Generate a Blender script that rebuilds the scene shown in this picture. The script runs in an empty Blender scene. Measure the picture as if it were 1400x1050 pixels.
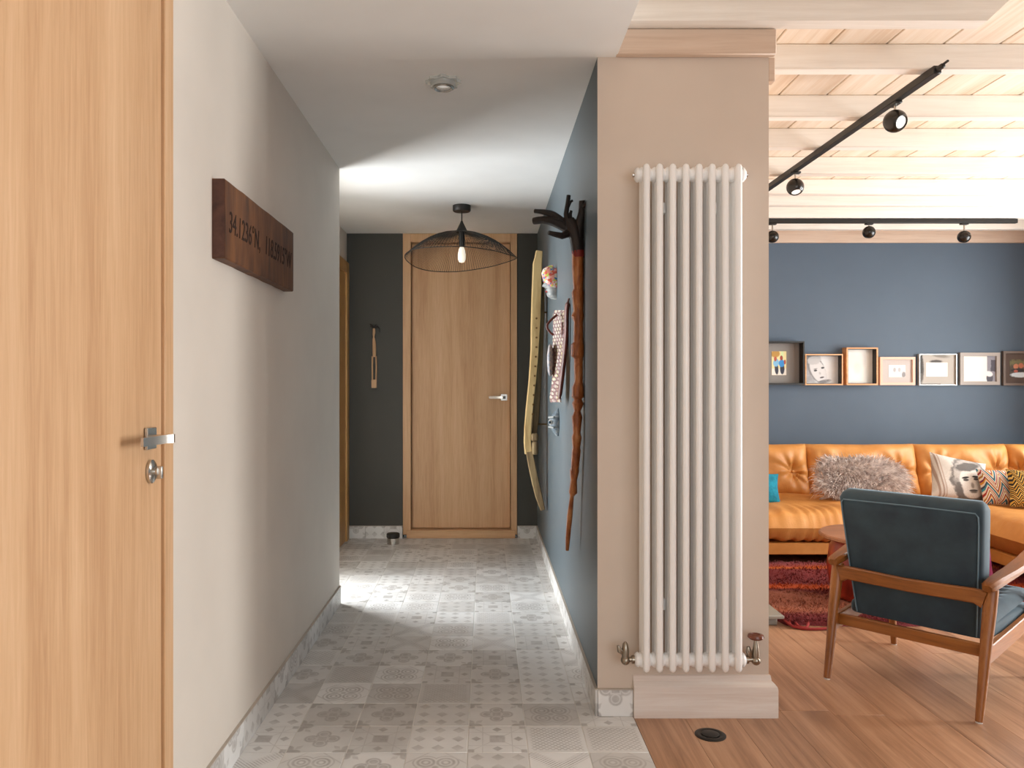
import bpy, bmesh, math, random
from mathutils import Vector, Matrix
random.seed(7)
R = math.radians
scene = bpy.context.scene
col = scene.collection

# ------------------------------------------------------------------ camera, world, light, exposure
FPX = 1070.0
EYE = 1.21
cam_d = bpy.data.cameras.new('camera')
cam = bpy.data.objects.new('camera', cam_d)
col.objects.link(cam)
cam.location = (0, 0, EYE)
cam.rotation_euler = (R(90), 0, 0)
cam_d.sensor_width = 36
cam_d.lens = FPX / 1400 * 36
cam_d.shift_x = 36 / 1400
cam_d.shift_y = 2 / 1400
cam_d.clip_start = 0.02
scene.camera = cam

world = bpy.data.worlds.new('world')
scene.world = world
world.use_nodes = True
world.node_tree.nodes['Background'].inputs[0].default_value = (0.80, 0.90, 1.0, 1)
world.node_tree.nodes['Background'].inputs[1].default_value = 1.0


def area(name, loc, target, sx, sy, power, color=(1, 1, 1), spread=180):
    d = bpy.data.lights.new(name, 'AREA')
    d.shape = 'RECTANGLE'
    d.size, d.size_y = sx, sy
    d.energy = power
    d.color = color
    d.spread = R(spread)
    o = bpy.data.objects.new(name, d)
    col.objects.link(o)
    o.location = loc
    o.rotation_euler = (Vector(target) - Vector(loc)).to_track_quat('-Z', 'Y').to_euler()
    return o


# daylight coming through the four windows the place has
area('daylight_living_window', (5.22, 4.85, 1.35), (0.0, 4.85, 1.25), 1.9, 1.9, 170, (1.0, 0.985, 0.96))
area('daylight_garden_door', (5.22, 3.0, 1.2), (0.0, 3.0, 2.2), 0.85, 2.1, 185, (1.0, 0.99, 0.97))
area('daylight_entrance_window', (1.6, -1.69, 1.35), (1.6, 3.0, 1.25), 3.0, 1.8, 54, (0.95, 0.975, 1.0))
area('daylight_hall_window', (-1.50, 4.70, 1.15), (-0.10, 3.95, 1.12), 0.62, 2.1, 64, (0.98, 0.99, 1.0), 116)

vs = scene.view_settings
vs.view_transform = 'Standard'
vs.look = 'None'
vs.gamma = 1
vs.use_curve_mapping = False
vs.exposure = 0.1
scene.cycles.max_bounces = 10
scene.cycles.diffuse_bounces = 6
scene.cycles.caustics_reflective = False
scene.cycles.caustics_refractive = False
scene.cycles.sample_clamp_indirect = 6


# ------------------------------------------------------------------ node helpers
def C(h, a=1.0):
    h = h.lstrip('#')
    out = []
    for i in (0, 2, 4):
        c = int(h[i:i + 2], 16) / 255
        out.append(c / 12.92 if c <= 0.04045 else ((c + 0.055) / 1.055) ** 2.4)
    return tuple(out) + (a,)


class X:
    """a number in a node tree, with arithmetic"""
    nt = None

    def __init__(s, v):
        s.v = v

    @staticmethod
    def op(o, *a, clamp=False):
        n = X.nt.nodes.new('ShaderNodeMath')
        n.operation = o
        n.use_clamp = clamp
        for i, q in enumerate(a):
            q = q.v if isinstance(q, X) else q
            if isinstance(q, (int, float)):
                n.inputs[i].default_value = q
            else:
                X.nt.links.new(q, n.inputs[i])
        return X(n.outputs[0])

    def __add__(s, o): return X.op('ADD', s, o)
    __radd__ = __add__
    def __sub__(s, o): return X.op('SUBTRACT', s, o)
    def __rsub__(s, o): return X.op('SUBTRACT', o, s)
    def __mul__(s, o): return X.op('MULTIPLY', s, o)
    __rmul__ = __mul__
    def __truediv__(s, o): return X.op('DIVIDE', s, o)
    def __abs__(s): return X.op('ABSOLUTE', s)
    def __neg__(s): return X.op('MULTIPLY', s, -1)


def mn(*a):
    r = a[0]
    for b in a[1:]:
        r = X.op('MINIMUM', r, b)
    return r


def mx(*a):
    r = a[0]
    for b in a[1:]:
        r = X.op('MAXIMUM', r, b)
    return r


def ln(a, b): return X.op('SQRT', a * a + b * b)
def fr(a): return X.op('FRACT', a)
def sn(a): return X.op('SINE', a)
def inside(d, w=0.02):
    """1 where d < 0, soft over w"""
    return X.op('ADD', X.op('MULTIPLY', d, -1.0 / w), 0.5, clamp=True)


def new_mat(name, rough=0.5, color=(0.8, 0.8, 0.8, 1), metal=0.0, **kw):
    m = bpy.data.materials.new(name)
    m.use_nodes = True
    nt = m.node_tree
    b = nt.nodes['Principled BSDF']
    b.inputs['Base Color'].default_value = color
    b.inputs['Roughness'].default_value = rough
    b.inputs['Metallic'].default_value = metal
    for k, v in kw.items():
        b.inputs[k.replace('_', ' ')].default_value = v
    X.nt = nt
    return m, nt, b


def coords(nt, kind='Object', random_shift=0.0):
    t = nt.nodes.new('ShaderNodeTexCoord')
    v = t.outputs[kind]
    if random_shift:
        oi = nt.nodes.new('ShaderNodeObjectInfo')
        mul = nt.nodes.new('ShaderNodeVectorMath')
        mul.operation = 'MULTIPLY_ADD'
        nt.links.new(oi.outputs['Random'], mul.inputs[0])
        mul.inputs[1].default_value = (random_shift, random_shift * 1.7, random_shift * 0.6)
        nt.links.new(v, mul.inputs[2])
        v = mul.outputs[0]
    return v


def mapping(nt, v, scale=(1, 1, 1), rot=(0, 0, 0), loc=(0, 0, 0)):
    mp = nt.nodes.new('ShaderNodeMapping')
    mp.inputs['Scale'].default_value = scale
    mp.inputs['Rotation'].default_value = rot
    mp.inputs['Location'].default_value = loc
    nt.links.new(v, mp.inputs['Vector'])
    return mp.outputs[0]


def noise(nt, v, scale, detail=4, rough=0.55, dist=0.0):
    n = nt.nodes.new('ShaderNodeTexNoise')
    n.inputs['Scale'].default_value = scale
    n.inputs['Detail'].default_value = detail
    n.inputs['Roughness'].default_value = rough
    n.inputs['Distortion'].default_value = dist
    if v is not None:
        nt.links.new(v, n.inputs['Vector'])
    return X(n.outputs['Fac'])


def ramp(nt, fac, stops, interp='LINEAR'):
    r = nt.nodes.new('ShaderNodeValToRGB')
    r.color_ramp.interpolation = interp
    e = r.color_ramp.elements
    while len(e) > 1:
        e.remove(e[-1])
    e[0].position = stops[0][0]
    e[0].color = C(stops[0][1]) if isinstance(stops[0][1], str) else stops[0][1]
    for p, c in stops[1:]:
        q = e.new(p)
        q.color = C(c) if isinstance(c, str) else c
    nt.links.new(fac.v if isinstance(fac, X) else fac, r.inputs[0])
    return r.outputs[0]


def mix(nt, fac, a, b, mode='MIX'):
    n = nt.nodes.new('ShaderNodeMix')
    n.data_type = 'RGBA'
    n.blend_type = mode
    for idx, q in ((0, fac), (6, a), (7, b)):
        if isinstance(q, X):
            q = q.v
        if isinstance(q, str):
            q = C(q)
        if isinstance(q, (int, float, tuple)):
            n.inputs[idx].default_value = q
        else:
            nt.links.new(q, n.inputs[idx])
    return n.outputs[2]


def bump(nt, b, h, strength=0.2, dist=0.01):
    n = nt.nodes.new('ShaderNodeBump')
    n.inputs['Strength'].default_value = strength
    n.inputs['Distance'].default_value = dist
    nt.links.new(h.v if isinstance(h, X) else h, n.inputs['Height'])
    nt.links.new(n.outputs[0], b.inputs['Normal'])


def sep(nt, v):
    s = nt.nodes.new('ShaderNodeSeparateXYZ')
    nt.links.new(v, s.inputs[0])
    return X(s.outputs[0]), X(s.outputs[1]), X(s.outputs[2])


def obj_random(nt):
    return X(nt.nodes.new('ShaderNodeObjectInfo').outputs['Random'])


def paint(name, hexc, rough=0.75, var=0.04):
    m, nt, b = new_mat(name, rough)
    v = coords(nt)
    n = noise(nt, v, 2.2, 3)
    c = C(hexc)
    lo = tuple(x * (1 - var) for x in c[:3]) + (1,)
    hi = tuple(min(1, x * (1 + var)) for x in c[:3]) + (1,)
    nt.links.new(ramp(nt, n, [(0.3, lo), (0.7, hi)]), b.inputs['Base Color'])
    bump(nt, b, noise(nt, v, 160, 3), 0.06, 0.003)
    return m


def wood(name, c_dark, c_mid, c_light, axis='Z', rough=0.5, fine=70, broad=5.0, shift=9.0, knots=0.0, bumpy=0.08, rnd=0.12, stretch=0.045):
    m, nt, b = new_mat(name, rough)
    v = coords(nt, 'Object', shift)
    k = stretch
    sc = {'X': (k, 1, 1), 'Y': (1, k, 1), 'Z': (1, 1, k)}[axis]
    g = mapping(nt, v, sc)
    n1 = noise(nt, g, fine, 6, 0.65, 0.6)
    n2 = noise(nt, g, broad, 3, 0.5, 1.2)
    f = n1 * 0.45 + n2 * 0.55
    c = ramp(nt, f, [(0.33, c_dark), (0.5, c_mid), (0.66, c_light)])
    if knots:
        vor = nt.nodes.new('ShaderNodeTexVoronoi')
        vor.inputs['Scale'].default_value = knots
        nt.links.new(mapping(nt, v, {'X': (.35, 1, 1), 'Y': (1, .35, 1), 'Z': (1, 1, .35)}[axis]), vor.inputs['Vector'])
        c = mix(nt, inside(X(vor.outputs['Distance']) - 0.07, 0.06) * 0.6, c, c_dark)
    if rnd:
        r = obj_random(nt)
        hsv = nt.nodes.new('ShaderNodeHueSaturation')
        nt.links.new((r * (2 * rnd) + (1 - rnd)).v, hsv.inputs['Value'])
        nt.links.new(c, hsv.inputs['Color'])
        c = hsv.outputs[0]
    nt.links.new(c, b.inputs['Base Color'])
    bump(nt, b, n1, bumpy, 0.004)
    return m


def tile_mat(name, pattern, size=0.2):
    m, nt, b = new_mat(name, 0.42)
    b.inputs['Specular IOR Level'].default_value = 0.4
    v = coords(nt)
    x, y, z = sep(nt, v)
    u, w = x / size, y / size
    au, av = abs(u), abs(w)
    if pattern == 'quatrefoil':
        d = mn(ln(au - 0.18, av) - 0.125, ln(au, av - 0.18) - 0.125, mx(au, av) - 0.13)
        c4 = mn(ln(au - 0.5, av - 0.36) - 0.1, ln(au - 0.36, av - 0.5) - 0.1, ln(au - 0.5, av - 0.5) - 0.15)
        leaf = abs(au - av) + abs(au + av - 0.64) * 0.55 - 0.07
        k = inside(mn(d, c4), 0.03)
        k = k - inside(abs(d + 0.045) - 0.012, 0.02) * 0.6
        k = mx(k, inside(leaf, 0.03) * 0.6)
    elif pattern == 'star':
        sq = mx(au, av) - 0.13
        dia = mn(abs(au - 0.36) + av, au + abs(av - 0.36)) - 0.085
        cor = mx(abs(au - 0.5), abs(av - 0.5)) - 0.11
        lines = mn(abs(au - 0.25), abs(av - 0.25), abs(au - av) * 0.7) - 0.006
        k = mx(inside(mn(sq, dia, cor), 0.025), inside(lines, 0.015) * 0.7)
    elif pattern == 'dots':
        s1 = sn(u * 88.0) * sn(w * 88.0)
        band = inside(mn(abs(au - av) - 0.14, ln(au, av) - 0.2), 0.12)
        k = inside(s1 * -1.0 + 0.05, 0.3) * band
    elif pattern == 'diamonds':
        fu = abs(fr(u * 3.0 + 0.5) - 0.5)
        fv = abs(fr(w * 3.0 + 0.5) - 0.5)
        fw_ = abs(fr(w * 1.5 + 0.25) - 0.5)
        k = inside(fu + fv - 0.33, 0.06) * (fw_ * 1.6 + 0.25)
    elif pattern == 'rings':
        r = ln(u, w)
        lob = ln(abs(au) - 0.16, abs(av) - 0.16)
        k = mx(inside(abs(lob - 0.13) - 0.022, 0.03), inside(abs(lob - 0.06) - 0.018, 0.03),
               inside(abs(lob - 0.205) - 0.014, 0.02) * inside(0.2 - r, 0.05) * 0.7, inside(abs(au + av - 0.62) - 0.016, 0.03) * 0.6, inside(ln(au - 0.0, av) - 0.05, 0.03))
    else:
        s1 = mx(sn((u + w) * 62.0), sn((u - w) * 62.0))
        k = inside(0.75 - s1, 0.35) * inside(mx(au, av) - 0.42, 0.06)
    wear = noise(nt, coords(nt, 'Object', 3.0), 22, 5, 0.65)
    cloud = noise(nt, coords(nt, 'Object', 5.0), 7, 3)
    k = X.op('MULTIPLY', k, (wear * 1.5 + 0.0), clamp=True)
    basec = ramp(nt, cloud * 0.5 + obj_random(nt) * 0.5, [(0.15, '#c0bdb9'), (0.5, '#d8d6d3'), (0.8, '#e8e7e5')])
    c = mix(nt, k * 0.78, basec, '#98928d')
    nt.links.new(c, b.inputs['Base Color'])
    bump(nt, b, wear, 0.05, 0.002)
    return m


def layered(name, base, shapes, rough=0.6, grain=0.0, gen=True, ux='X', vx='Z', tint=None):
    """flat print: list of (fn(u, v, n) -> mask, colour)"""
    m, nt, b = new_mat(name, rough)
    v = coords(nt, 'Generated')
    p = sep(nt, v)
    u = p['XYZ'.index(ux)]
    w = p['XYZ'.index(vx)]
    n = noise(nt, mapping(nt, v, (1, 1, 1)), 9, 4, 0.6)
    c = mix(nt, 1.0, base, base)
    for fn, colr in shapes:
        c = mix(nt, fn(u, w, n), c, colr)
    if grain:
        g = noise(nt, v, 90, 2, 0.7)
        c = mix(nt, grain, c, ramp(nt, g, [(0.35, '#303030'), (0.65, '#ffffff')]), 'MULTIPLY')
    nt.links.new(c, b.inputs['Base Color'])
    return m


def ell(cx, cy, rx, ry, rot=0.0, soft=0.15, wob=0.0, amt=1.0):
    ca, sa = math.cos(R(rot)), math.sin(R(rot))

    def fn(u, v, n):
        du, dv = u - cx, v - cy
        a = (du * ca + dv * sa) / rx
        bb = (dv * ca - du * sa) / ry
        d = ln(a, bb) - 1.0
        if wob:
            d = d + (n - 0.5) * wob
        return inside(d, soft) * amt
    return fn


def rect(x0, x1, y0, y1, soft=0.01, wob=0.0, amt=1.0):
    def fn(u, v, n):
        d = mx(abs(u - (x0 + x1) / 2) - (x1 - x0) / 2, abs(v - (y0 + y1) / 2) - (y1 - y0) / 2)
        if wob:
            d = d + (n - 0.5) * wob
        return inside(d, soft) * amt
    return fn


# ------------------------------------------------------------------ materials
M = {}
M['wall_beige'] = paint('wall_beige_paint', '#d6cdc2')
M['column'] = paint('column_pink_beige_paint', '#d0c0b1')
M['ceiling'] = paint('ceiling_white_paint', '#ecebe8')
M['hall_blue'] = paint('hall_slate_blue_paint', '#4d595f', 0.42)
M['charcoal'] = paint('charcoal_paint', '#403f39', 0.6)
M['living_blue'] = paint('living_blue_grey_paint', '#516070', 0.6)
M['plain_white'] = paint('plain_white_paint', '#ddd8d0')
M['oak'] = wood('oak_veneer', '#b98d64', '#cca37a', '#d8b28b', 'Z', 0.45, 90, 5.5, 4.0, rnd=0.02, bumpy=0.05)
M['oak_h'] = wood('oak_veneer_level', '#b98d64', '#cca37a', '#d8b28b', 'X', 0.45, 90, 5.5, 4.0, rnd=0.02, bumpy=0.05)
M['oak_orange'] = wood('orange_oak', '#a5733c', '#c0935a', '#cda36c', 'Z', 0.45, 80, 5, 4.0, rnd=0.02)
M['floor_wood'] = wood('oiled_floor_wood', '#7f5a41', '#a87f61', '#bc9475', 'Y', 0.36, 60, 6, 11.0, knots=1.6, rnd=0.1, bumpy=0.06)
M['ceil_plank'] = wood('whitewashed_ceiling_plank', '#dcc2a6', '#efdfcc', '#f7eee2', 'Y', 0.6, 40, 4, 7.0, knots=1.3, rnd=0.06)
M['beam'] = wood('whitewashed_beam', '#e0d8cd', '#efe9e0', '#f7f3ec', 'X', 0.65, 50, 4, 7.0, knots=0.5, rnd=0.03, bumpy=0.2)
M['lintel'] = wood('pink_washed_lintel', '#b99c86', '#d0b7a2', '#dcc8b6', 'X', 0.6, 45, 4, 3.0, knots=1.2, rnd=0.0)
M['skirting'] = wood('whitewashed_skirting', '#cdb9ab', '#dfd2c8', '#ece5de', 'X', 0.55, 50, 5, 3.0, knots=1.5, rnd=0.0)
M['teak'] = wood('teak', '#683a15', '#8e5624', '#a66c33', 'Z', 0.38, 70, 7, 2.0, rnd=0.02)
M['teak_x'] = wood('teak_x', '#683a15', '#8e5624', '#a66c33', 'X', 0.38, 70, 7, 2.0, rnd=0.02)
M['teak_y'] = wood('teak_y', '#683a15', '#8e5624', '#a66c33', 'Y', 0.38, 70, 7, 2.0, rnd=0.02)
M['sign_wood'] = wood('old_stained_board', '#241207', '#5f3718', '#7d4f26', 'Z', 0.6, 22, 9, 0.0, knots=5, rnd=0.0, bumpy=0.3, stretch=0.2)
M['sign_end'] = wood('old_stained_end_grain', '#3a241c', '#553529', '#634033', 'Y', 0.7, 40, 9, 0.0, rnd=0.0, bumpy=0.2)
M['burnt'] = new_mat('burnt_letter', 0.9, C('#24130a'))[0]
M['stick'] = wood('carved_brown_stick', '#74391a', '#a8602f', '#c98850', 'Z', 0.35, 60, 14, 0.0, knots=55, rnd=0.0, bumpy=0.5, stretch=0.3)
M['stick_dark'] = wood('blackened_branch', '#0f0a08', '#221812', '#33261d', 'Z', 0.6, 60, 14, 0.0, rnd=0.0, bumpy=0.6, stretch=0.4)
M['red_band'] = new_mat('dark_red_binding', 0.6, C('#7a1d12'))[0]
M['driftwood'] = wood('pale_driftwood', '#a5824f', '#cfb27c', '#e0ca98', 'Z', 0.55, 30, 8, 0.0, rnd=0.0, bumpy=0.3, stretch=0.12)
M['driftwood_grey'] = wood('weathered_driftwood', '#4b3a28', '#8a724f', '#b09a70', 'Z', 0.7, 30, 8, 0.0, rnd=0.0, bumpy=0.4, stretch=0.15)
M['hole'] = new_mat('burnt_hole', 0.9, C('#6a4a20'))[0]
M['grout'] = paint('grout', '#d9d6d0', 0.8)
M['edge'] = paint('grey_beige_edge', '#b9aea2', 0.7)
M['chrome'] = new_mat('brushed_nickel', 0.25, C('#c9c5be'), 1.0)[0]
M['pewter'] = new_mat('antique_pewter', 0.3, C('#9a8f80'), 1.0)[0]
M['black_metal'] = new_mat('matt_black_metal', 0.45, C('#1d1a16'))[0]
M['spot_black'] = new_mat('satin_black_spot', 0.25, C('#1f1a15'))[0]
M['radiator'] = new_mat('cream_radiator_enamel', 0.28, C('#f6f5f3'))[0]
M['dark_rubber'] = new_mat('dark_rubber', 0.5, C('#24221f'))[0]
M['tile'] = [tile_mat('tile_' + p, p) for p in ('quatrefoil', 'star', 'dots', 'diamonds', 'rings', 'lattice')]
M['stone'] = paint('hearth_stone', '#8f8a80', 0.8, 0.15)


def glass(name, tint=(1, 1, 1, 1), clear=0.9, rough=0.02):
    m, nt, b = new_mat(name, rough, tint)
    tr = nt.nodes.new('ShaderNodeBsdfTransparent')
    tr.inputs[0].default_value = tint
    ms = nt.nodes.new('ShaderNodeMixShader')
    ms.inputs[0].default_value = clear
    b.inputs['Specular IOR Level'].default_value = 1.0
    nt.links.new(b.outputs[0], ms.inputs[1])
    nt.links.new(tr.outputs[0], ms.inputs[2])
    nt.links.new(ms.outputs[0], nt.nodes['Material Output'].inputs[0])
    return m


M['glass'] = glass('clear_window_glass', (0.97, 0.99, 1, 1), 0.93)
M['thick_glass'] = glass('thick_clear_glass', (0.93, 0.95, 0.93, 1), 0.6)


def emit(name, c, s):
    m, nt, b = new_mat(name, 0.3, c)
    b.inputs['Emission Color'].default_value = c
    b.inputs['Emission Strength'].default_value = s
    return m


M['bulb'] = emit('warm_bulb', (1, 0.9, 0.75, 1), 0.55)
M['lens'] = emit('led_lens', (1, 0.98, 0.94, 1), 0.25)


def velvet():
    m, nt, b = new_mat('slate_blue_velvet', 0.8)
    v = coords(nt)
    n = noise(nt, v, 9, 4)
    nt.links.new(ramp(nt, n, [(0.3, '#24333e'), (0.7, '#33464f')]), b.inputs['Base Color'])
    b.inputs['Sheen Weight'].default_value = 0.5
    b.inputs['Sheen Roughness'].default_value = 0.35
    b.inputs['Sheen Tint'].default_value = C('#a9c2cf')
    bump(nt, b, noise(nt, v, 300, 2), 0.1, 0.002)
    return m


M['velvet'] = velvet()
M['piping'] = new_mat('slate_blue_piping', 0.6, C('#5f7885'))[0]


def leather():
    m, nt, b = new_mat('tan_orange_leather', 0.5)
    v = coords(nt)
    n = noise(nt, v, 5, 4)
    nt.links.new(ramp(nt, n, [(0.3, '#c0803c'), (0.55, '#d0904a'), (0.75, '#db9f5c')]), b.inputs['Base Color'])
    n2 = noise(nt, v, 240, 3)
    n3 = noise(nt, mapping(nt, v, (1, 1, 0.35)), 13, 3, 0.5, 0.6)
    bump(nt, b, n2 * 0.15 + n3, 0.35, 0.012)
    return m


M['leather'] = leather()


def cloth(name, a, b_, rough=0.9, scale=30):
    m, nt, b = new_mat(name, rough)
    v = coords(nt)
    nt.links.new(ramp(nt, noise(nt, v, scale, 3), [(0.35, a), (0.65, b_)]), b.inputs['Base Color'])
    bump(nt, b, noise(nt, v, 400, 2), 0.25, 0.003)
    return m


M['teal'] = cloth('teal_cushion_cloth', '#0c6a80', '#118aa3')
M['pink'] = cloth('pink_cushion_cloth', '#a63a6c', '#c04c80')
M['fur'] = cloth('taupe_long_fur', '#b5a49d', '#fff6f0', 0.7, 26)
M['fur_base'] = cloth('taupe_fur_skin', '#b3a199', '#c8b8b0')


def rug_mat():
    m, nt, b = new_mat('red_shag_rug', 0.95)
    v = coords(nt)
    x, y, z = sep(nt, v)
    x, y = x + 2.4, y + 4.6
    wob = noise(nt, mapping(nt, v, (0.5, 1, 1)), 2.3, 4, 0.6)
    f = (y - 3.93) / 1.35 + (wob - 0.5) * 0.10
    c = ramp(nt, f, [(0.0, '#8a3036'), (0.10, '#9a3a38'), (0.15, '#e0703c'), (0.19, '#d88468'), (0.25, '#9a3434'), (0.45, '#7a2020'),
                     (0.485, '#e8641c'), (0.53, '#d85a22'), (0.565, '#862626'), (0.83, '#8c2a2a'), (0.86, '#ee7a24'), (0.895, '#c85a4a'), (0.95, '#b8646a'), (1.0, '#a04a50')])
    sal = inside(ln((x - 1.72) / 0.32, (y - 4.28) / 0.2) - 1.0 + (wob - 0.5) * 1.2, 0.5)
    c = mix(nt, sal * 0.7, c, '#cf8a6e')
    sp = noise(nt, v, 130, 3, 0.7)
    c = mix(nt, 0.75, c, ramp(nt, sp, [(0.3, '#c8c0c0'), (0.7, '#ffffff')]), 'MULTIPLY')
    nt.links.new(c, b.inputs['Base Color'])
    bump(nt, b, sp, 0.9, 0.02)
    return m


M['rug'] = rug_mat()


# ------------------------------------------------------------------ mesh helpers
class MB:
    def __init__(s):
        s.v, s.f = [], []

    def add(s, vs_, fs, mat=None):
        o = len(s.v)
        s.v += [tuple(mat @ Vector(p)) if mat is not None else tuple(p) for p in vs_]
        s.f += [tuple(i + o for i in f) for f in fs]
        return s

    def box(s, x0, x1, y0, y1, z0, z1, bev=0.0, seg=2, mat=None):
        if bev <= 0:
            vs_ = [(x, y, z) for x in (x0, x1) for y in (y0, y1) for z in (z0, z1)]
            fs = [(0, 1, 3, 2), (4, 6, 7, 5), (0, 4, 5, 1), (2, 3, 7, 6), (0, 2, 6, 4), (1, 5, 7, 3)]
            return s.add(vs_, fs, mat)
        bm = bmesh.new()
        bmesh.ops.create_cube(bm, size=1)
        for v in bm.verts:
            v.co = ((x0 + x1) / 2 + v.co.x * (x1 - x0), (y0 + y1) / 2 + v.co.y * (y1 - y0), (z0 + z1) / 2 + v.co.z * (z1 - z0))
        bmesh.ops.bevel(bm, geom=list(bm.edges), offset=bev, segments=seg, profile=0.5, affect='EDGES')
        bm.verts.index_update()
        vs_ = [tuple(v.co) for v in bm.verts]
        fs = [tuple(v.index for v in f.verts) for f in bm.faces]
        bm.free()
        return s.add(vs_, fs, mat)

    def tube(s, path, radii, n=8, caps=True, closed=False, mat=None):
        P = [Vector(p) for p in path]
        if not isinstance(radii, (list, tuple)):
            radii = [radii] * len(P)
        m = len(P)
        vs_, fs = [], []
        prev = None
        for i in range(m):
            if closed:
                t = (P[(i + 1) % m] - P[i - 1]).normalized()
            else:
                t = (P[min(i + 1, m - 1)] - P[max(i - 1, 0)]).normalized()
            if prev is None:
                a = Vector((0, 0, 1)) if abs(t.z) < 0.9 else Vector((1, 0, 0))
                nrm = (a - t * a.dot(t)).normalized()
            else:
                nrm = (prev - t * prev.dot(t)).normalized()
            prev = nrm
            bi = t.cross(nrm)
            r = radii[i]
            ra, rb = r if isinstance(r, tuple) else (r, r)
            for k in range(n):
                a = 2 * math.pi * k / n
                vs_.append(P[i] + nrm * (ra * math.cos(a)) + bi * (rb * math.sin(a)))
        for i in range(m if closed else m - 1):
            j = (i + 1) % m
            for k in range(n):
                l = (k + 1) % n
                fs.append((i * n + k, i * n + l, j * n + l, j * n + k))
        if caps and not closed:
            fs.append(tuple(range(n - 1, -1, -1)))
            fs.append(tuple((m - 1) * n + k for k in range(n)))
        return s.add(vs_, fs, mat)

    def lathe(s, prof, n=24, c=(0, 0, 0), mat=None):
        vs_, fs = [], []
        for r, z in prof:
            for k in range(n):
                a = 2 * math.pi * k / n
                vs_.append((c[0] + r * math.cos(a), c[1] + r * math.sin(a), c[2] + z))
        for i in range(len(prof) - 1):
            for k in range(n):
                l = (k + 1) % n
                fs.append((i * n + k, i * n + l, (i + 1) * n + l, (i + 1) * n + k))
        if prof[0][0] > 1e-6:
            fs.append(tuple(range(n - 1, -1, -1)))
        if prof[-1][0] > 1e-6:
            fs.append(tuple((len(prof) - 1) * n + k for k in range(n)))
        return s.add(vs_, fs, mat)

    def prism(s, poly, a0, a1, plane='XZ', mat=None):
        """poly in the plane, extruded along the third axis"""
        def P(p, a):
            return {'XZ': (p[0], a, p[1]), 'YZ': (a, p[0], p[1]), 'XY': (p[0], p[1], a)}[plane]
        n = len(poly)
        vs_ = [P(p, a0) for p in poly] + [P(p, a1) for p in poly]
        fs = [tuple(range(n - 1, -1, -1)), tuple(range(n, 2 * n))]
        fs += [(i, (i + 1) % n, n + (i + 1) % n, n + i) for i in range(n)]
        return s.add(vs_, fs, mat)

    def cyl(s, p0, p1, r, n=16, mat=None):
        return s.tube([p0, p1], r, n, True, False, mat)

    def ball(s, c, rx, ry=None, rz=None, n=16, mat=None):
        ry = ry or rx
        rz = rz or rx
        m = max(6, n // 2)
        vs_ = [(c[0], c[1], c[2] - rz)]
        for i in range(1, m):
            t = math.pi * i / m - math.pi / 2
            for k in range(n):
                a = 2 * math.pi * k / n
                vs_.append((c[0] + rx * math.cos(t) * math.cos(a), c[1] + ry * math.cos(t) * math.sin(a), c[2] + rz * math.sin(t)))
        vs_.append((c[0], c[1], c[2] + rz))
        fs = []
        for k in range(n):
            l = (k + 1) % n
            fs.append((0, 1 + l, 1 + k))
            for i in range(m - 2):
                fs.append((1 + i * n + k, 1 + i * n + l, 1 + (i + 1) * n + l, 1 + (i + 1) * n + k))
            fs.append((1 + (m - 2) * n + k, 1 + (m - 2) * n + l, len(vs_) - 1))
        return s.add(vs_, fs, mat)

    def grid(s, fn, nu, nv, mat=None):
        vs_ = [fn(i / nu, j / nv) for j in range(nv + 1) for i in range(nu + 1)]
        fs = [(j * (nu + 1) + i, j * (nu + 1) + i + 1, (j + 1) * (nu + 1) + i + 1, (j + 1) * (nu + 1) + i) for j in range(nv) for i in range(nu)]
        return s.add(vs_, fs, mat)

    def mesh(s, name, mat, smooth=40, shift=None):
        me = bpy.data.meshes.new(name)
        vs_ = s.v if shift is None else [(p[0] - shift[0], p[1] - shift[1], p[2] - shift[2]) for p in s.v]
        me.from_pydata(vs_, [], s.f)
        bm = bmesh.new()
        bm.from_mesh(me)
        bmesh.ops.recalc_face_normals(bm, faces=bm.faces)
        bm.to_mesh(me)
        bm.free()
        me.polygons.foreach_set('use_smooth', [True] * len(me.polygons))
        me.set_sharp_from_angle(angle=R(smooth))
        if mat is not None:
            me.materials.append(mat)
        me.update()
        return me

    def build(s, name, mat, parent=None, world=True, smooth=40):
        """verts are world coordinates unless world=False (then local to the parent)"""
        sh = None
        if parent is not None and world:
            sh = parent.get('_o', (0, 0, 0))
        o = bpy.data.objects.new(name, s.mesh(name, mat, smooth, sh))
        col.objects.link(o)
        if parent is not None:
            o.parent = parent
        return o


ORIGINS = {}


def tag(o, label=None, cat=None, group=None, kind=None):
    if label:
        o['label'] = label
    if cat:
        o['category'] = cat
    if group:
        o['group'] = group
    if kind:
        o['kind'] = kind
    return o


def thing(name, label, cat, loc=(0, 0, 0), rotz=0.0, group=None, kind=None, rot=None):
    o = bpy.data.objects.new(name, None)
    col.objects.link(o)
    o.empty_display_size = 0.1
    o.location = loc
    o.rotation_euler = rot or (0, 0, rotz)
    ORIGINS[o.name] = tuple(loc)
    return tag(o, label, cat, group, kind)


def part(mb, name, mat, parent, world=False, smooth=40, label=None):
    """mesh part of a thing; world=True means the verts were given in world coordinates of an unrotated thing.
    A sub-part gives the thing's origin through its parent chain."""
    sh = None
    if world:
        p = parent
        while p.parent is not None:
            p = p.parent
        sh = ORIGINS.get(p.name, (0, 0, 0))
    o = bpy.data.objects.new(name, mb.mesh(name, mat, smooth, sh))
    col.objects.link(o)
    o.parent = parent
    if label:
        o['label'] = label
    return o


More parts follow.
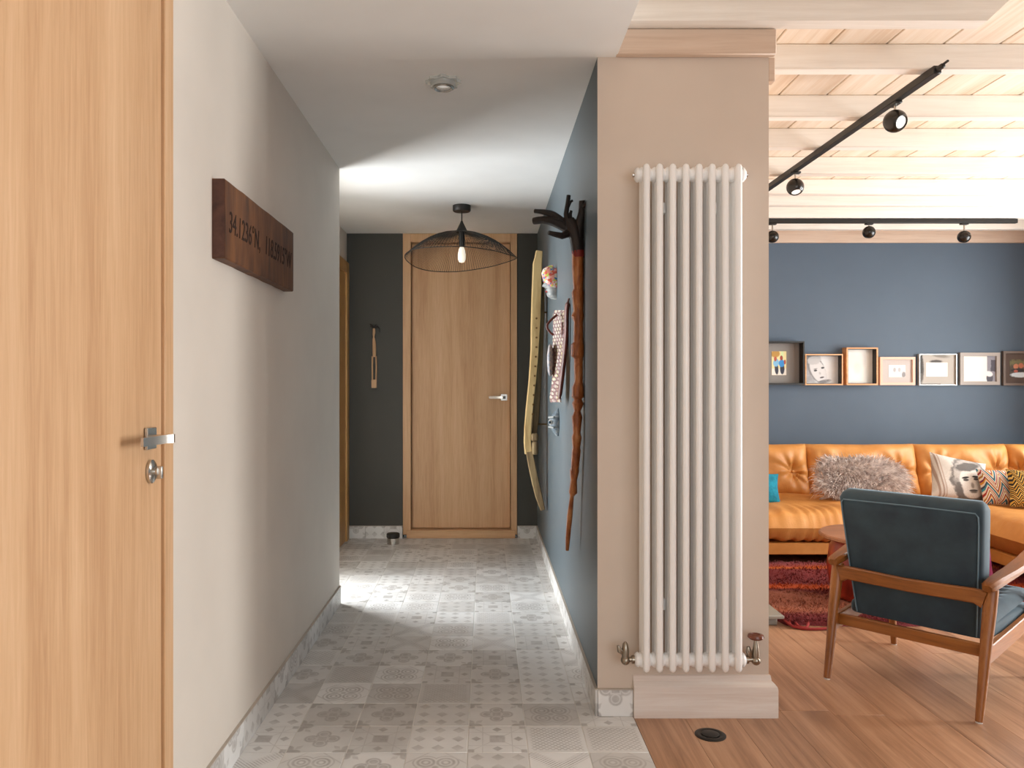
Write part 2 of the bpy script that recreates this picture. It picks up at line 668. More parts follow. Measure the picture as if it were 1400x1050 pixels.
def solid(mb, name, mat, label, cat=None, group=None, kind=None, smooth=40, origin=None):
    """single-mesh top-level object with its origin at `origin`"""
    o = bpy.data.objects.new(name, mb.mesh(name, mat, smooth, origin))
    col.objects.link(o)
    if origin is not None:
        o.location = origin
        ORIGINS[o.name] = tuple(origin)
    return tag(o, label, cat, group, kind)


def struct(mb, name, mat, label, smooth=40):
    return solid(mb, name, mat, label, None, None, 'structure', smooth)


def copy_tree(o, parent=None):
    c = o.copy()
    col.objects.link(c)
    c.parent = parent
    for ch in list(o.children):
        copy_tree(ch, c)
    return c


def wx(px, Y):
    return (px - 664) * Y / FPX


def wz(py, Y):
    return EYE + (527 - py) * Y / FPX


# ------------------------------------------------------------------ room shell
ZC = 2.414      # hall ceiling
ZP = 2.615      # plank ceiling
XL, XR = -0.812, 0.41
YC = 2.87       # face of the column
YB = 6.2        # hall back wall
YL = 6.75       # living back wall
XE = 4.9        # right wall
XJ = 0.54       # joint tile / wood floor
Y0 = -1.6

# left wall (door opening y 1.0 .. 2.01)
w = MB()
w.box(-1.55, XL, Y0, 1.0, 0, ZC).box(-1.55, XL, 2.012, 4.345, 0, ZC).box(-1.55, XL, 1.0, 2.012, 2.36, ZC)
struct(w, 'wall_left', M['wall_beige'], 'beige painted wall beside the entrance oak door')
# recess wall at left, behind the corner (window y 4.40 .. 5.02)
w = MB()
w.box(-1.55, -1.1, 4.345, 4.40, 0, ZC).box(-1.55, -1.1, 5.02, YB + 0.15, 0, ZC).box(-1.55, -1.1, 4.40, 5.02, 2.22, ZC)
struct(w, 'wall_recess', M['wall_beige'], 'beige recess wall beyond the corner of the hall')
# back wall of hall
w = MB()
w.box(-1.1, -0.657, YB, YB + 0.15, 0, ZC).box(0.251, XR, YB, YB + 0.15, 0, ZC).box(-0.657, 0.251, YB + 0.1, YB + 0.15, 0, ZC)
struct(w, 'wall_back', M['charcoal'], 'charcoal painted wall around the tall oak door')
# hall right wall with the column in front
w = MB()
w.box(XR, XR + 0.012, YC + 0.001, YB + 0.15, 0, ZC)
struct(w, 'wall_right', M['hall_blue'], 'slate blue painted wall hung with carved sticks and masks')
w = MB()
w.box(XR + 0.012, 1.038, YC, YL, 0, ZP).box(XR, XR + 0.012, YC, YC + 0.0012, 0, ZC)
struct(w, 'wall_column', M['column'], 'pink beige wall end behind the tall radiator')
# living room walls
w = MB()
w.box(1.038, XE + 0.35, YL, YL + 0.15, 0, ZP)
struct(w, 'wall_living', M['living_blue'], 'blue grey wall above the orange sofa')
w = MB()
w.box(XE, XE + 0.35, Y0, 2.57, 0, ZP).box(XE, XE + 0.35, 3.43, 3.9, 0, ZP).box(XE, XE + 0.35, 5.8, YL + .15, 0, ZP)
w.box(XE, XE + 0.35, 2.57, 3.43, 2.28, ZP)
w.box(XE, XE + 0.35, 3.9, 5.8, 0, 0.4).box(XE, XE + 0.35, 3.9, 5.8, 2.30, ZP)
struct(w, 'wall_windows', M['living_blue'], 'blue grey outer wall with a window and a glazed door, right of the sofa')
w = MB()
w.box(XL - .7, 0.1, Y0 - 0.2, Y0, 0, ZP).box(3.1, XE + 0.2, Y0 - 0.2, Y0, 0, ZP)
w.box(0.1, 3.1, Y0 - 0.2, Y0, 0, 0.4).box(0.1, 3.1, Y0 - 0.2, Y0, 2.25, ZP)
struct(w, 'wall_front', M['wall_beige'], 'beige wall with a wide window opposite the hall')


def window(name, label, axis, pos, a0, a1, z0, z1, mull=1):
    t = thing(name, label, None, (0, 0, 0), kind='structure')
    fr_ = MB()

    def bx(q0, q1, r0, r1, mb, th):
        if axis == 'X':
            mb.box(pos - th, pos + th, q0, q1, r0, r1)
        else:
            mb.box(q0, q1, pos - th, pos + th, r0, r1)
    e = 0.05
    bx(a0, a1, z0, z0 + e, fr_, 0.03)
    bx(a0, a1, z1 - e, z1, fr_, 0.03)
    bx(a0, a0 + e, z0 + e, z1 - e, fr_, 0.03)
    bx(a1 - e, a1, z0 + e, z1 - e, fr_, 0.03)
    for k in range(1, mull):
        c = a0 + (a1 - a0) * k / mull
        bx(c - 0.025, c + 0.025, z0 + e, z1 - e, fr_, 0.028)
    part(fr_, 'window_frame', M['plain_white'], t)
    for k in range(mull):
        g = MB()
        c0 = a0 + (a1 - a0) * k / mull + e * 0.6
        c1 = a0 + (a1 - a0) * (k + 1) / mull - e * 0.6
        bx(c0, c1, z0 + e * .8, z1 - e * .8, g, 0.004)
        part(g, 'pane', M['glass'], t)
    return t


window('window_1', 'narrow glazed window in the hall recess', 'X', -1.42, 4.40, 5.02, 0.0, 2.22)
window('window_2', 'wide window beside the corner sofa', 'X', XE + 0.28, 3.9, 5.8, 0.4, 2.30, 2)
window('window_3', 'glazed garden door in the outer wall', 'X', XE + 0.28, 2.57, 3.43, 0.0, 2.28, 1)
window('window_4', 'wide entrance window opposite the hall', 'Y', Y0 - 0.06, 0.1, 3.1, 0.4, 2.25, 3)

# ceilings
c = MB()
c.box(-1.55, 0.48, Y0 - .2, YC - 0.02, ZC, ZP + 0.06).box(-1.55, XR + 0.012, YC - 0.02, YB + 0.15, ZC, ZP + 0.06)
c.box(XR + .012, .48, YC - 0.02, YC, ZC, ZP + .06)
struct(c, 'ceiling_hall', M['ceiling'], 'smooth white hall ceiling')
c = MB()
c.box(0.48, XE + 0.35, Y0 - .2, YL + 0.15, ZP + 0.02, ZP + 0.06)
ceil = struct(c, 'ceiling', M['ceil_plank'], 'whitewashed plank ceiling with beams over the living room')
pm = MB().box(-0.1135, 0.1135, Y0, YL, 0, 0.018, 0.003, 1).mesh('plank', M['ceil_plank'])
xx = 0.605
while xx < XE + 0.1:
    o = bpy.data.objects.new('plank', pm)
    col.objects.link(o)
    o.location = (xx, 0, ZP)
    o.parent = ceil
    xx += 0.2325
BEAMS = [2.785, 3.215, 3.78, 4.27, 4.80, 5.32, 5.64, 6.07, 6.50]
BW = 0.065
for i, y in enumerate(BEAMS):
    x0 = 0.485 if i == 0 else 1.038
    b = MB()
    if i == 0:
        b.prism([(x0, 2.508), (1.785, 2.508), (1.90, ZP), (x0, ZP)], y, y + BW, 'XZ')
    else:
        n = 10
        b.box(x0, XE, y, y + BW, 2.508 + 0.003 * (i % 2), ZP, 0.005, 1)
    part(b, 'beam', M['beam'], ceil)
b = MB().box(1.038, XE, YL - 0.03, YL, 2.437, ZP, 0.004, 1)
tr = struct(b, 'trim_1', M['lintel'], 'timber wall plate along the top of the blue grey wall')
b = MB().box(0.475, 1.057, YC - 0.028, YC, ZC - 0.002, 2.507, 0.004, 1)
struct(b, 'trim_2', M['lintel'], 'pink washed timber lintel above the radiator wall')
b = MB().box(1.0385, 1.062, YC + 0.002, YC + 0.04, 2.326, ZC, 0.002, 1)
struct(b, 'trim_3', M['lintel'], 'short timber block under the lintel end')

# floors
f = MB()
f.box(-1.55, XJ - 0.001, Y0 - .2, YB + 0.1, -0.06, -0.0012)
fl = struct(f, 'floor', M['grout'], 'patterned grey tile floor of the hall')
tm = [MB().box(-0.0985, 0.0985, -0.0985, 0.0985, -0.008, 0, 0.0012, 1).mesh('tile', m) for m in M['tile']]
T = 0.2


def pick(i, j):
    r = random.Random(i * 131 + j * 17 + 5)
    return r.choice([0, 0, 1, 1, 2, 3, 3, 4, 4, 5])


j = 0
for j in range(-9, 19):
    yc = 2.58 + 0.1 + T * j
    for i in range(0, 9):
        xc = XJ - 0.1 - T * i
        left = XL + 0.003 if yc + 0.1 < 4.36 else -1.1
        y0, y1 = yc - 0.1, min(yc + 0.1, YB)
        cells = []
        if y1 <= YC:
            cells.append((max(xc - 0.1, left), xc + 0.1, y0, y1))
        elif y0 >= YC or xc + 0.1 <= XR:
            cells.append((max(xc - 0.1, left), min(xc + 0.1, XR), y0, y1))
        else:
            cells.append((xc - 0.1, xc + 0.1, y0, YC))
            cells.append((xc - 0.1, XR, YC - 0.003, y1))
        k = pick(i, j)
        for (x0, x1, ya, yb_) in cells:
            if x1 - x0 < 0.012 or yb_ - ya < 0.012:
                continue
            if x1 - x0 > 0.1999 and yb_ - ya > 0.1999:
                o = bpy.data.objects.new('tile', tm[k])
            else:
                g = 0.0015
                o = bpy.data.objects.new('tile', MB().box(x0 - xc + g, x1 - xc - g, ya - yc + g, yb_ - yc - g, -0.008, 0).mesh('tile', M['tile'][k]))
            col.objects.link(o)
            o.location = (xc, yc, 0)
            o.parent = fl

f = MB()
f.box(XJ, XE + 0.35, Y0 - .2, YL + 0.15, -0.06, -0.012)
fw = struct(f, 'floor_wood', M['floor_wood'], 'oiled brown plank floor of the living room')
PW = 0.185
rp = random.Random(3)
xx = XJ
while xx < XE:
    x1 = min(xx + PW, XE)
    ylim = YC - 0.0 if x1 < 1.04 + .05 and xx < 1.0 else YL
    y = 0.2 - rp.uniform(0, 1.8)
    while y < ylim:
        y1 = min(y + 1.9, ylim)
        if y1 > 0.35 and y1 - y > .02:
            o = bpy.data.objects.new('plank', MB().box(-(x1 - xx) / 2 + 0.0002, (x1 - xx) / 2 - 0.0002, -(y1 - y) / 2 + 0.0002, (y1 - y) / 2 - 0.0002, -0.011, 0, 0.0007, 1).mesh('plank', M['floor_wood']))
            col.objects.link(o)
            o.location = ((xx + x1) / 2, (y + y1) / 2, 0)
            o.parent = fw
        y = y1
    xx = x1

# tiled skirtings
BH = 0.1


def base_run(name, label, p0, p1, normal_angle, pick0):
    """row of base tiles from p0 to p1 on the floor; normal_angle: rotation so local -y looks into the room"""
    L = math.hypot(p1[0] - p0[0], p1[1] - p0[1])
    t = thing(name, label, None, (p0[0], p0[1], 0), kind='structure', rot=(0, 0, normal_angle))
    n = max(1, int(math.ceil(L / 0.2 - 0.05)))
    for k in range(n):
        a0, a1 = k * L / n, (k + 1) * L / n
        wdt = a1 - a0
        o = bpy.data.objects.new('tile', MB().box(-wdt / 2 + 0.001, wdt / 2 - 0.001, -0.1 + .0, -0.1 + BH - 0.004, 0, 0.0095, 0.001, 1).mesh('tile', M['tile'][[0, 4, 0, 3, 1][(k + pick0) % 5]]))
        col.objects.link(o)
        o.parent = t
        o.rotation_euler = (R(90), 0, 0)
        o.location = ((a0 + a1) / 2, 0, 0.1)
    tr_ = MB().box(0, L, -0.0105, 0, BH - 0.0035, BH)
    part(tr_, 'edge_strip', M['edge'], t)
    return t


base_run('baseboard_left', 'grey tiled skirting under the beige wall', (XL, 4.345), (XL, 2.014), R(-90) + math.pi * 0, 0) if False else None
bl = base_run('baseboard_left', 'grey tiled skirting under the beige wall', (XL, 2.014), (XL, 4.345), R(90), 0)
base_run('baseboard_right', 'grey tiled skirting under the slate blue wall', (XR, YB), (XR, YC - .0095), R(-90), 1)
base_run('baseboard_back', 'grey tiled skirting at the charcoal wall, beside the door stop', (-1.1, YB), (-0.657, YB), 0, 2)
base_run('baseboard_corner', 'short grey tiled skirting between oak door and blue wall', (0.251, YB), (XR - .0095, YB), 0, 2)
base_run('baseboard_column', 'short grey tiled skirting beside the radiator plinth', (XR - .0, YC), (XJ, YC), 0, 0)

# timber plinth below the radiator
pr = [(YC, 0), (YC - 0.026, 0), (YC - 0.026, 0.102), (YC - 0.024, 0.112), (YC - 0.017, 0.121), (YC - 0.008, 0.130), (YC - 0.005, 0.148), (YC, 0.15)]
s = MB()
s.prism(pr, XJ, 1.038 + 0.0, 'YZ')
n = len(pr)
ring = []
for (yy, zz) in pr:
    d = YC - yy
    ring.append([(1.038, yy, zz), (1.038 + d, yy, zz), (1.038 + d, 3.6, zz)])
vs_ = [p for r_ in ring for p in r_]
fs = []
for i in range(n):
    k = (i + 1) % n
    for q in range(2):
        fs.append((i * 3 + q, i * 3 + q + 1, k * 3 + q + 1, k * 3 + q))
s.add(vs_, fs)
struct(s, 'baseboard_plinth', M['skirting'], 'whitewashed timber skirting block under the tall radiator', 25)

# ------------------------------------------------------------------ entrance door (left)
XD = XL + 0.004
d1 = thing('door_1', 'pale oak entrance door with nickel lever beside the sign', None, (XL, 1.5, 0), kind='structure')
part(MB().box(XL - 0.05, XD - 0.001, 1.055, 1.953, 0.008, 2.31, 0.002, 1), 'leaf', M['oak'], d1, True)
fr_ = MB().box(XL - 0.07, XD + 0.006, 1.957, 2.011, 0, 2.36, 0.002, 1).box(XL - 0.07, XD + 0.006, 1.001, 1.05, 0, 2.36, 0.002, 1).box(XL - 0.07, XD + 0.006, 1.05, 1.957, 2.315, 2.36)
part(fr_, 'frame', M['oak'], d1, True)


def lever(parent, c, out, along, world=True, L=0.135, s=1.0):
    """c: centre on the door face; out / along: unit vectors"""
    c, out, along = Vector(c), Vector(out), Vector(along)
    up = Vector((0, 0, 1))
    mt = Matrix((along, up, out)).transposed().to_4x4()
    mt.translation = c
    h = part(MB().box(-0.026, 0.026, -0.026, 0.026, 0, 0.008, 0.0015, 1, mt), 'handle_rose', M['chrome'], parent, world)
    part(MB().tube([mt @ Vector((0, 0, 0.006)), mt @ Vector((0, 0, 0.05))], 0.0095, 14), 'handle_neck', M['chrome'], parent, world)
    lv = MB()
    pl = [(-0.012, 0.040), (-0.012, 0.058), (0.008, 0.062), (0.028, 0.052), (L, 0.046), (L, 0.040), (0.030, 0.044)]
    n_ = len(pl)
    vs2 = [(p[0], -0.010, p[1]) for p in pl] + [(p[0], 0.010, p[1]) for p in pl]
    fs2 = [tuple(range(n_ - 1, -1, -1)), tuple(range(n_, 2 * n_))] + [(i, (i + 1) % n_, n_ + (i + 1) % n_, n_ + i) for i in range(n_)]
    lv.add(vs2, fs2, mt)
    part(lv, 'handle_lever', M['chrome'], parent, world, 25)


lever(d1, (XD, 1.878, 1.083), (1, 0, 0), (0, -1, 0))
mt = Matrix.Translation((XD, 1.885, 1.003)) @ Matrix.Rotation(R(90), 4, 'Y')
esc = part(MB().lathe([(0.0, 0.0), (1, 0.0), (1, 0.006), (0.85, 0.009), (0.0, 0.009)], 28, mat=mt @ Matrix.Diagonal((0.0285, 0.0235, 1, 1))), 'lock_escutcheon', M['chrome'], d1, True)
part(MB().lathe([(0.009, 0.008), (0.010, 0.014), (0.0105, 0.02), (0, 0.021)], 16, mat=mt).box(XD + 0.014, XD + 0.03, 1.881, 1.891, 0.985, 1.016, 0.003, 2), 'thumb_turn', M['chrome'], esc, True)

# ------------------------------------------------------------------ back door
d2 = thing('door_2', 'tall pale oak door at the end of the hall', None, (-0.2, YB, 0), kind='structure')
dx0, dx1 = -0.655, 0.249
fr_ = MB().box(dx0, dx0 + 0.062, YB - 0.012, YB + 0.09, 0.03, ZC - .002, 0.002, 1).box(dx1 - 0.05, dx1, YB - 0.012, YB + 0.09, 0.03, ZC - .002, 0.002, 1)
fr_.box(dx0 + 0.062, dx1 - 0.05, YB - 0.012, YB + 0.09, 2.345, ZC - .002, 0.002, 1)
part(fr_, 'frame', M['oak'], d2, True)
part(MB().box(dx0 + 0.066, dx1 - 0.054, YB + 0.05, YB + 0.088, 0.072, 2.34, 0.002, 1), 'leaf', M['oak'], d2, True)
part(MB().box(dx0 + 0.03, dx1 - 0.015, YB - 0.02, YB + 0.09, 0.002, 0.066, 0.003, 1), 'threshold', M['oak_h'], d2, True)
lever(d2, (0.146, YB + 0.05, 1.115), (0, -1, 0), (-1, 0, 0), True, 0.12)

# side door in the recess
d3 = thing('door_3', 'orange oak side door casing in the recess wall', None, (-1.1, 5.7, 0), kind='structure')
fr_ = MB().box(-1.1, -1.072, 6.06, 6.15, 0, 2.17, 0.003, 1).box(-1.1, -1.072, 5.2, 5.29, 0, 2.17, 0.003, 1).box(-1.1, -1.072, 5.29, 6.06, 2.08, 2.17, 0.003, 1)
part(fr_, 'frame', M['oak_orange'], d3, True)
part(MB().box(-1.1, -1.085, 5.292, 6.058, 0.005, 2.078), 'leaf', M['oak_orange'], d3, True)

# ------------------------------------------------------------------ radiator
rad = thing('column_radiator', 'tall cream column radiator standing off the pink beige wall', 'radiator', (0.73, 2.797, 0.2))
RX0, RP = 0.5675, 0.0464
ZB, ZT = 0.231, 1.962
sec = MB()
for yy in (2.762, 2.797, 2.832):
    path, rr = [], []
    lo, hi = 0.2085, 1.982
    path = [(0, yy, lo - 0.0105), (0, yy, lo - 0.006), (0, yy, lo + 0.002), (0, yy, lo + 0.05), (0, yy, hi - 0.05), (0, yy, hi - 0.002), (0, yy, hi + 0.006), (0, yy, hi + 0.0105)]
    rr = [0.004, 0.0095, 0.0125, 0.0125, 0.0125, 0.0125, 0.0095, 0.004]
    sec.tube(path, rr, 14)
for zz in (ZB, ZT):
    sec.box(-0.0115, 0.0115, 2.762, 2.832, zz - 0.024, zz + 0.024, 0.011, 3)
    sec.tube([(-RP / 2, 2.797, zz), (-0.014, 2.797, zz), (0.014, 2.797, zz), (RP / 2, 2.797, zz)], [0.021, 0.0275, 0.0275, 0.021], 20)
sm_ = sec.mesh('radiator_section', M['radiator'], 50, (0, 2.797, 0.2))
for k in range(8):
    o = bpy.data.objects.new('radiator_section', sm_)
    col.objects.link(o)
    o.parent = rad
    o.location = (RX0 + RP * k - 0.73, 0, 0)
xa, xb = RX0 - RP / 2, RX0 + 7.5 * RP
for zz in (ZB, ZT):
    for xs, sg in ((xa, -1), (xb, 1)):
        e = MB().tube([(xs, 2.797, zz), (xs + sg * 0.006, 2.797, zz), (xs + sg * 0.013, 2.797, zz)], [0.027, 0.025, 0.016], 20)
        p_ = part(e, 'end_bush', M['radiator'], rad, True)
        if zz == ZT:
            part(MB().tube([(xs + sg * 0.012, 2.797, zz), (xs + sg * 0.02, 2.797, zz)], 0.008, 10), 'plug', M['chrome'], p_, True)
for zz in (0.42, 1.85):
    for xk in (RX0 + 1.5 * RP, RX0 + 5.5 * RP):
        part(MB().box(xk - 0.012, xk + 0.012, 2.82, 2.872, zz - 0.02, zz + 0.02, 0.002, 1), 'wall_bracket', M['radiator'], rad, True)
# valves
vl = part(MB().tube([(xa - 0.012, 2.797, ZB), (xa - 0.022, 2.797, ZB), (xa - 0.0221, 2.797, ZB), (xa - 0.04, 2.797, ZB)], [0.015, 0.015, 0.009, 0.009], 12)
          .ball((xa - 0.045, 2.797, ZB - .003), 0.017, n=16).tube([(xa - 0.045, 2.797, ZB), (xa - 0.045, 2.797, ZB + 0.03), (xa - 0.045, 2.797, ZB + 0.055), (xa - 0.045, 2.797, ZB + 0.064)], [0.012, 0.014, 0.010, 0.003], 14),
          'valve', M['pewter'], rad, True, label='antique pewter lockshield valve')
part(MB().tube([(xa - 0.05, 2.797, ZB + 0.02), (xa - 0.066, 2.79, ZB + 0.034), (xa - 0.072, 2.79, ZB + 0.052)], [0.006, 0.010, 0.005], 10), 'drain_tap', M['pewter'], vl, True)
vr = part(MB().tube([(xb + 0.012, 2.797, ZB), (xb + 0.022, 2.797, ZB), (xb + 0.0221, 2.797, ZB), (xb + 0.04, 2.797, ZB)], [0.015, 0.015, 0.009, 0.009], 12)
          .ball((xb + 0.05, 2.797, ZB - .004), 0.017, n=16).tube([(xb + 0.05, 2.797, ZB), (xb + 0.05, 2.797, ZB + 0.022), (xb + 0.05, 2.797, ZB + 0.045), (xb + 0.05, 2.797, ZB + 0.075)], [0.012, 0.014, 0.010, 0.006], 14)
          .tube([(xb + 0.03, 2.797, ZB + 0.004), (xb + 0.024, 2.795, ZB + 0.03), (xb + 0.022, 2.795, ZB + 0.046)], [0.006, 0.011, 0.006], 10),
          'valve', M['pewter'], rad, True, label='antique pewter valve with wooden wheel head')
part(MB().lathe([(0.0, 0.0), (0.022, 0.001), (0.029, 0.008), (0.027, 0.016), (0.016, 0.019), (0.013, 0.015), (0, 0.015)], 24, (xb + 0.05, 2.797, ZB + 0.072)), 'wheel_head', wood('dark_wheel_wood', '#4a2314', '#6b3520', '#7d4329', 'X', 0.3, rnd=0), vr, True)

# floor socket
fs_ = thing('floor_socket', 'round black metal floor socket in the wood floor', 'floor socket', (0.778, 2.709, 0))
part(MB().lathe([(0.0, -.002), (0.053, -.002), (0.053, 0.002), (0.048, 0.0045), (0.036, 0.0045), (0.034, 0.003), (0, 0.003)], 32), 'cover_plate', M['black_metal'], fs_)
part(MB().lathe([(0.0, 0.003), (0.029, 0.003), (0.03, 0.0055), (0.026, 0.007), (0.0, 0.0065)], 28), 'centre_cap', M['dark_rubber'], fs_)

# door stop
ds = thing('door_stop', 'chrome and black round door stop on the tile floor', 'door stop', (wx(537.5, 5.98), 5.98, 0))
part(MB().lathe([(0.0, 0), (0.046, 0), (0.046, 0.046), (0.042, 0.05), (0, 0.05)], 28), 'base', M['chrome'], ds)
part(MB().lathe([(0.0, 0.05), (0.049, 0.05), (0.051, 0.056), (0.051, 0.076), (0.045, 0.082), (0, 0.082)], 28), 'rubber_ring', M['dark_rubber'], ds)

# ------------------------------------------------------------------ sign board
sg_ = thing('sign_board', 'old brown timber board with burnt coordinates on the beige wall', 'sign', (XL, 2.734, 1.59))
YS0, YS1, ZS0, ZS1, XS = 2.323, 3.145, 1.588, 1.825, -0.773
b = MB()
bn = 14
vs_, fs = [], []
rs = random.Random(4)
for i in range(bn + 1):
    y = YS0 + (YS1 - YS0) * i / bn
    a = rs.uniform(-0.0012, 0.0012)
    c_ = rs.uniform(-0.0012, 0.0012)
    vs_ += [(XL, y, ZS0 + c_), (XS - .003, y, ZS0 + c_), (XS, y, ZS0 + c_ + .004), (XS, y, ZS1 + a - .004), (XS - .003, y, ZS1 + a), (XL, y, ZS1 + a)]
for i in range(bn):
    for k in range(6):
        l = (k + 1) % 6
        fs.append((i * 6 + k, i * 6 + l, i * 6 + 6 + l, i * 6 + 6 + k))
fs.append(tuple(range(6)))
fs.append(tuple(bn * 6 + k for k in range(6)))
b.add(vs_, fs)
part(b, 'plank', M['sign_wood'], sg_, True, 30)
part(MB().box(XL + 0.001, XS - 0.002, YS0 - 0.0008, YS0 + 0.001, ZS0 + 0.003, ZS1 - 0.004), 'end_grain', M['sign_end'], sg_, True)


def text_part(body, name, mat, parent, size, mtx, shear=0.15, extrude=0.001, space=1.0):
    cu = bpy.data.curves.new(name, 'FONT')
    cu.body = body
    cu.size = size
    cu.shear = shear
    cu.extrude = extrude
    cu.space_character = space
    cu.resolution_u = 3
    tmp = bpy.data.objects.new('tmp_text', cu)
    me = bpy.data.meshes.new_from_object(tmp)
    bpy.data.objects.remove(tmp)
    me.name = name
    me.transform(mtx)
    sh = ORIGINS[parent.name]
    me.transform(Matrix.Translation((-sh[0], -sh[1], -sh[2])))
    me.materials.append(mat)
    o = bpy.data.objects.new(name, me)
    col.objects.link(o)
    o.parent = parent
    return o, me


# letters run along +y on a face looking to +x
rotm = Matrix(((0, 0, 1, 0), (1, 0, 0, 0), (0, 1, 0, 0), (0, 0, 0, 1)))
for wd, y_ in (('34.1236\u00b0N,', 0.03), ('118.5915\u00b0W', 0.415)):
    text_part(wd, 'lettering', M['burnt'], sg_, 0.094,
              Matrix.Translation((XS + 0.0004, YS0 + y_, 1.672)) @ rotm @ Matrix.Diagonal((0.76, 1, 1, 1)), 0.12, 0.0008)

# ------------------------------------------------------------------ pendant lamp
PL = (-0.16, 5.24, ZC)
pl_ = thing('pendant_lamp', 'black wire pendant lamp with wide leaf shaped shade', 'lamp', PL)
part(MB().lathe([(0.0, 0), (0.06, 0), (0.06, -0.034), (0.055, -0.04), (0, -0.04)], 32, PL), 'ceiling_rose', M['black_metal'], pl_, True)
part(MB().cyl((PL[0], PL[1], 2.376), (PL[0], PL[1], 2.30), 0.004, 8), 'cord', M['black_metal'], pl_, True)
part(MB().lathe([(0.006, 2.312), (0.012, 2.296), (0.042, 2.236), (0.040, 2.234), (0.0, 2.30)], 24, (PL[0], PL[1], 0)), 'cone', M['black_metal'], pl_, True)
rim_k = [(-0.54, 5.24, 2.062), (-0.50, 5.06, 2.075), (-0.40, 4.96, 2.082), (-0.16, 4.90, 2.080), (0.02, 4.97, 2.072), (0.13, 5.10, 2.068), (0.208, 5.25, 2.066), (0.12, 5.38, 2.050), (0.0, 5.48, 2.035), (-0.20, 5.58, 2.022), (-0.38, 5.56, 2.022), (-0.49, 5.44, 2.035)]


def cr(pts, m, closed=True):
    out = []
    n_ = len(pts)
    P = [Vector(p) for p in pts]
    for i in range(n_ if closed else n_ - 1):
        if closed:
            p0, p1, p2, p3 = P[i - 1], P[i], P[(i + 1) % n_], P[(i + 2) % n_]
        else:
            p0, p1, p2, p3 = P[max(i - 1, 0)], P[i], P[i + 1], P[min(i + 2, n_ - 1)]
        for k in range(m):
            t = k / m
            out.append(0.5 * ((2 * p1) + (p2 - p0) * t + (2 * p0 - 5 * p1 + 4 * p2 - p3) * t * t + (3 * p1 - p0 - 3 * p2 + p3) * t ** 3))
    if not closed:
        out.append(P[-1])
    return out


rim = cr(rim_k, 12)
rib = MB()
for i, p in enumerate(rim):
    a = math.atan2(p.y - PL[1], p.x - PL[0])
    h = Vector((PL[0] + 0.038 * math.cos(a), PL[1] + 0.038 * math.sin(a), 2.236))
    pts = []
    for k in range(8):
        t = k / 7
        q = h.lerp(p, t)
        q.z = p.z + (h.z - p.z) * (1 - t ** 2.0)
        pts.append(q)
    rib.tube(pts, 0.0014, 3, False)
ro = part(rib, 'wire_shade', M['black_metal'], pl_, True)
ro['kind'] = 'stuff'
part(MB().tube(rim, 0.0028, 6, closed=True), 'rim_wire', M['black_metal'], pl_, True)
part(MB().lathe([(0.0, 2.25), (0.02, 2.25), (0.02, 2.16), (0.017, 2.135), (0, 2.135)], 16, (PL[0], PL[1], 0)), 'socket', M['black_metal'], pl_, True)
part(MB().lathe([(0.013, 2.137), (0.02, 2.12), (0.026, 2.09), (0.026, 2.055), (0.018, 2.036), (0, 2.03)], 18, (PL[0], PL[1], 0)), 'bulb', M['bulb'], pl_, True)

# ceiling glass spot
cs = thing('ceiling_spot', 'small glass rosette downlight in the white hall ceiling', 'downlight', (-0.167, 3.09, ZC))
gl = MB()
for ring_r, zt, nn in ((0.068, -0.012, 8),):
    pts = []
    for k in range(96):
        a = 2 * math.pi * k / 96
        r = 0.064 + 0.007 * math.cos(8 * a)
        pts.append((r * math.cos(a), r * math.sin(a)))
    gl.prism(pts, -0.012, -0.001, 'XY')
part(gl, 'glass_plate', M['thick_glass'], cs)
part(MB().lathe([(0.032, -0.002), (0.052, -0.003), (0.05, -0.024), (0.045, -0.028), (0.040, -0.026), (0.036, -0.012)], 40), 'glass_collar', M['thick_glass'], cs)
part(MB().lathe([(0.028, -0.012), (0.040, -0.012), (0.041, -0.03), (0.036, -0.034), (0.030, -0.03), (0.028, -0.014)], 36), 'chrome_ring', M['chrome'], cs)
part(MB().lathe([(0.0, -0.02), (0.029, -0.018), (0.029, -0.013), (0, -0.013)], 28), 'lamp_lens', M['lens'], cs)

# ------------------------------------------------------------------ carvings on the blue wall
# staff with branch head
YK = 3.28
st = thing('carved_staff', 'carved brown staff with black branching head on the blue wall', 'carved staff', (0.40, YK, 0.48))


def K(px, py, Y=YK):
    return (wx(px, Y), Y, wz(py, Y))


shaft = [(791, 346, 8.5), (791.5, 372, 8), (792.5, 395, 7.2), (793.5, 400, 8.2), (793.5, 425, 7.2), (793, 432, 8.4), (793, 440, 7), (793, 468, 7.4), (793, 472, 8.6), (793, 486, 8.6), (792, 490, 7), (791, 522, 6.8),
         (790.5, 530, 8), (790, 542, 8.2), (790, 546, 6.6), (790, 552, 8), (789.5, 562, 6), (789, 570, 7.6), (788.5, 592, 6.4), (788.5, 598, 7.4), (788, 612, 6.4), (788, 616, 7), (786, 640, 6.6), (785.5, 643, 7.2), (784.5, 656, 6), (783.5, 673, 6.8), (782, 678, 5), (779, 706, 4.2), (776.5, 735, 3.6), (775.5, 752, 2.6)]
pts, rr = [], []
for (px, py, r) in shaft:
    yk = YK + max(0, (py - 600) / 152) * 0.16
    pts.append((min(wx(px, yk), XR - 0.003 - r * yk / FPX * 0.85), yk, wz(py, yk)))
    if 370 < py < 680:
        r = 7.2 + (r - 7.2) * 1.9
    rr.append(r * yk / FPX * 0.92)
part(MB().tube(pts, rr, 12), 'shaft', M['stick'], st, True, 30)
part(MB().tube([K(791, 352), K(790.5, 343)], [0.0265, 0.028], 14), 'red_binding', M['red_band'], st, True)
hd = MB()
hd.tube([K(790.5, 345), K(788, 325), K(783, 312), K(778, 300)], [0.0275, 0.029, 0.034, 0.022], 10)
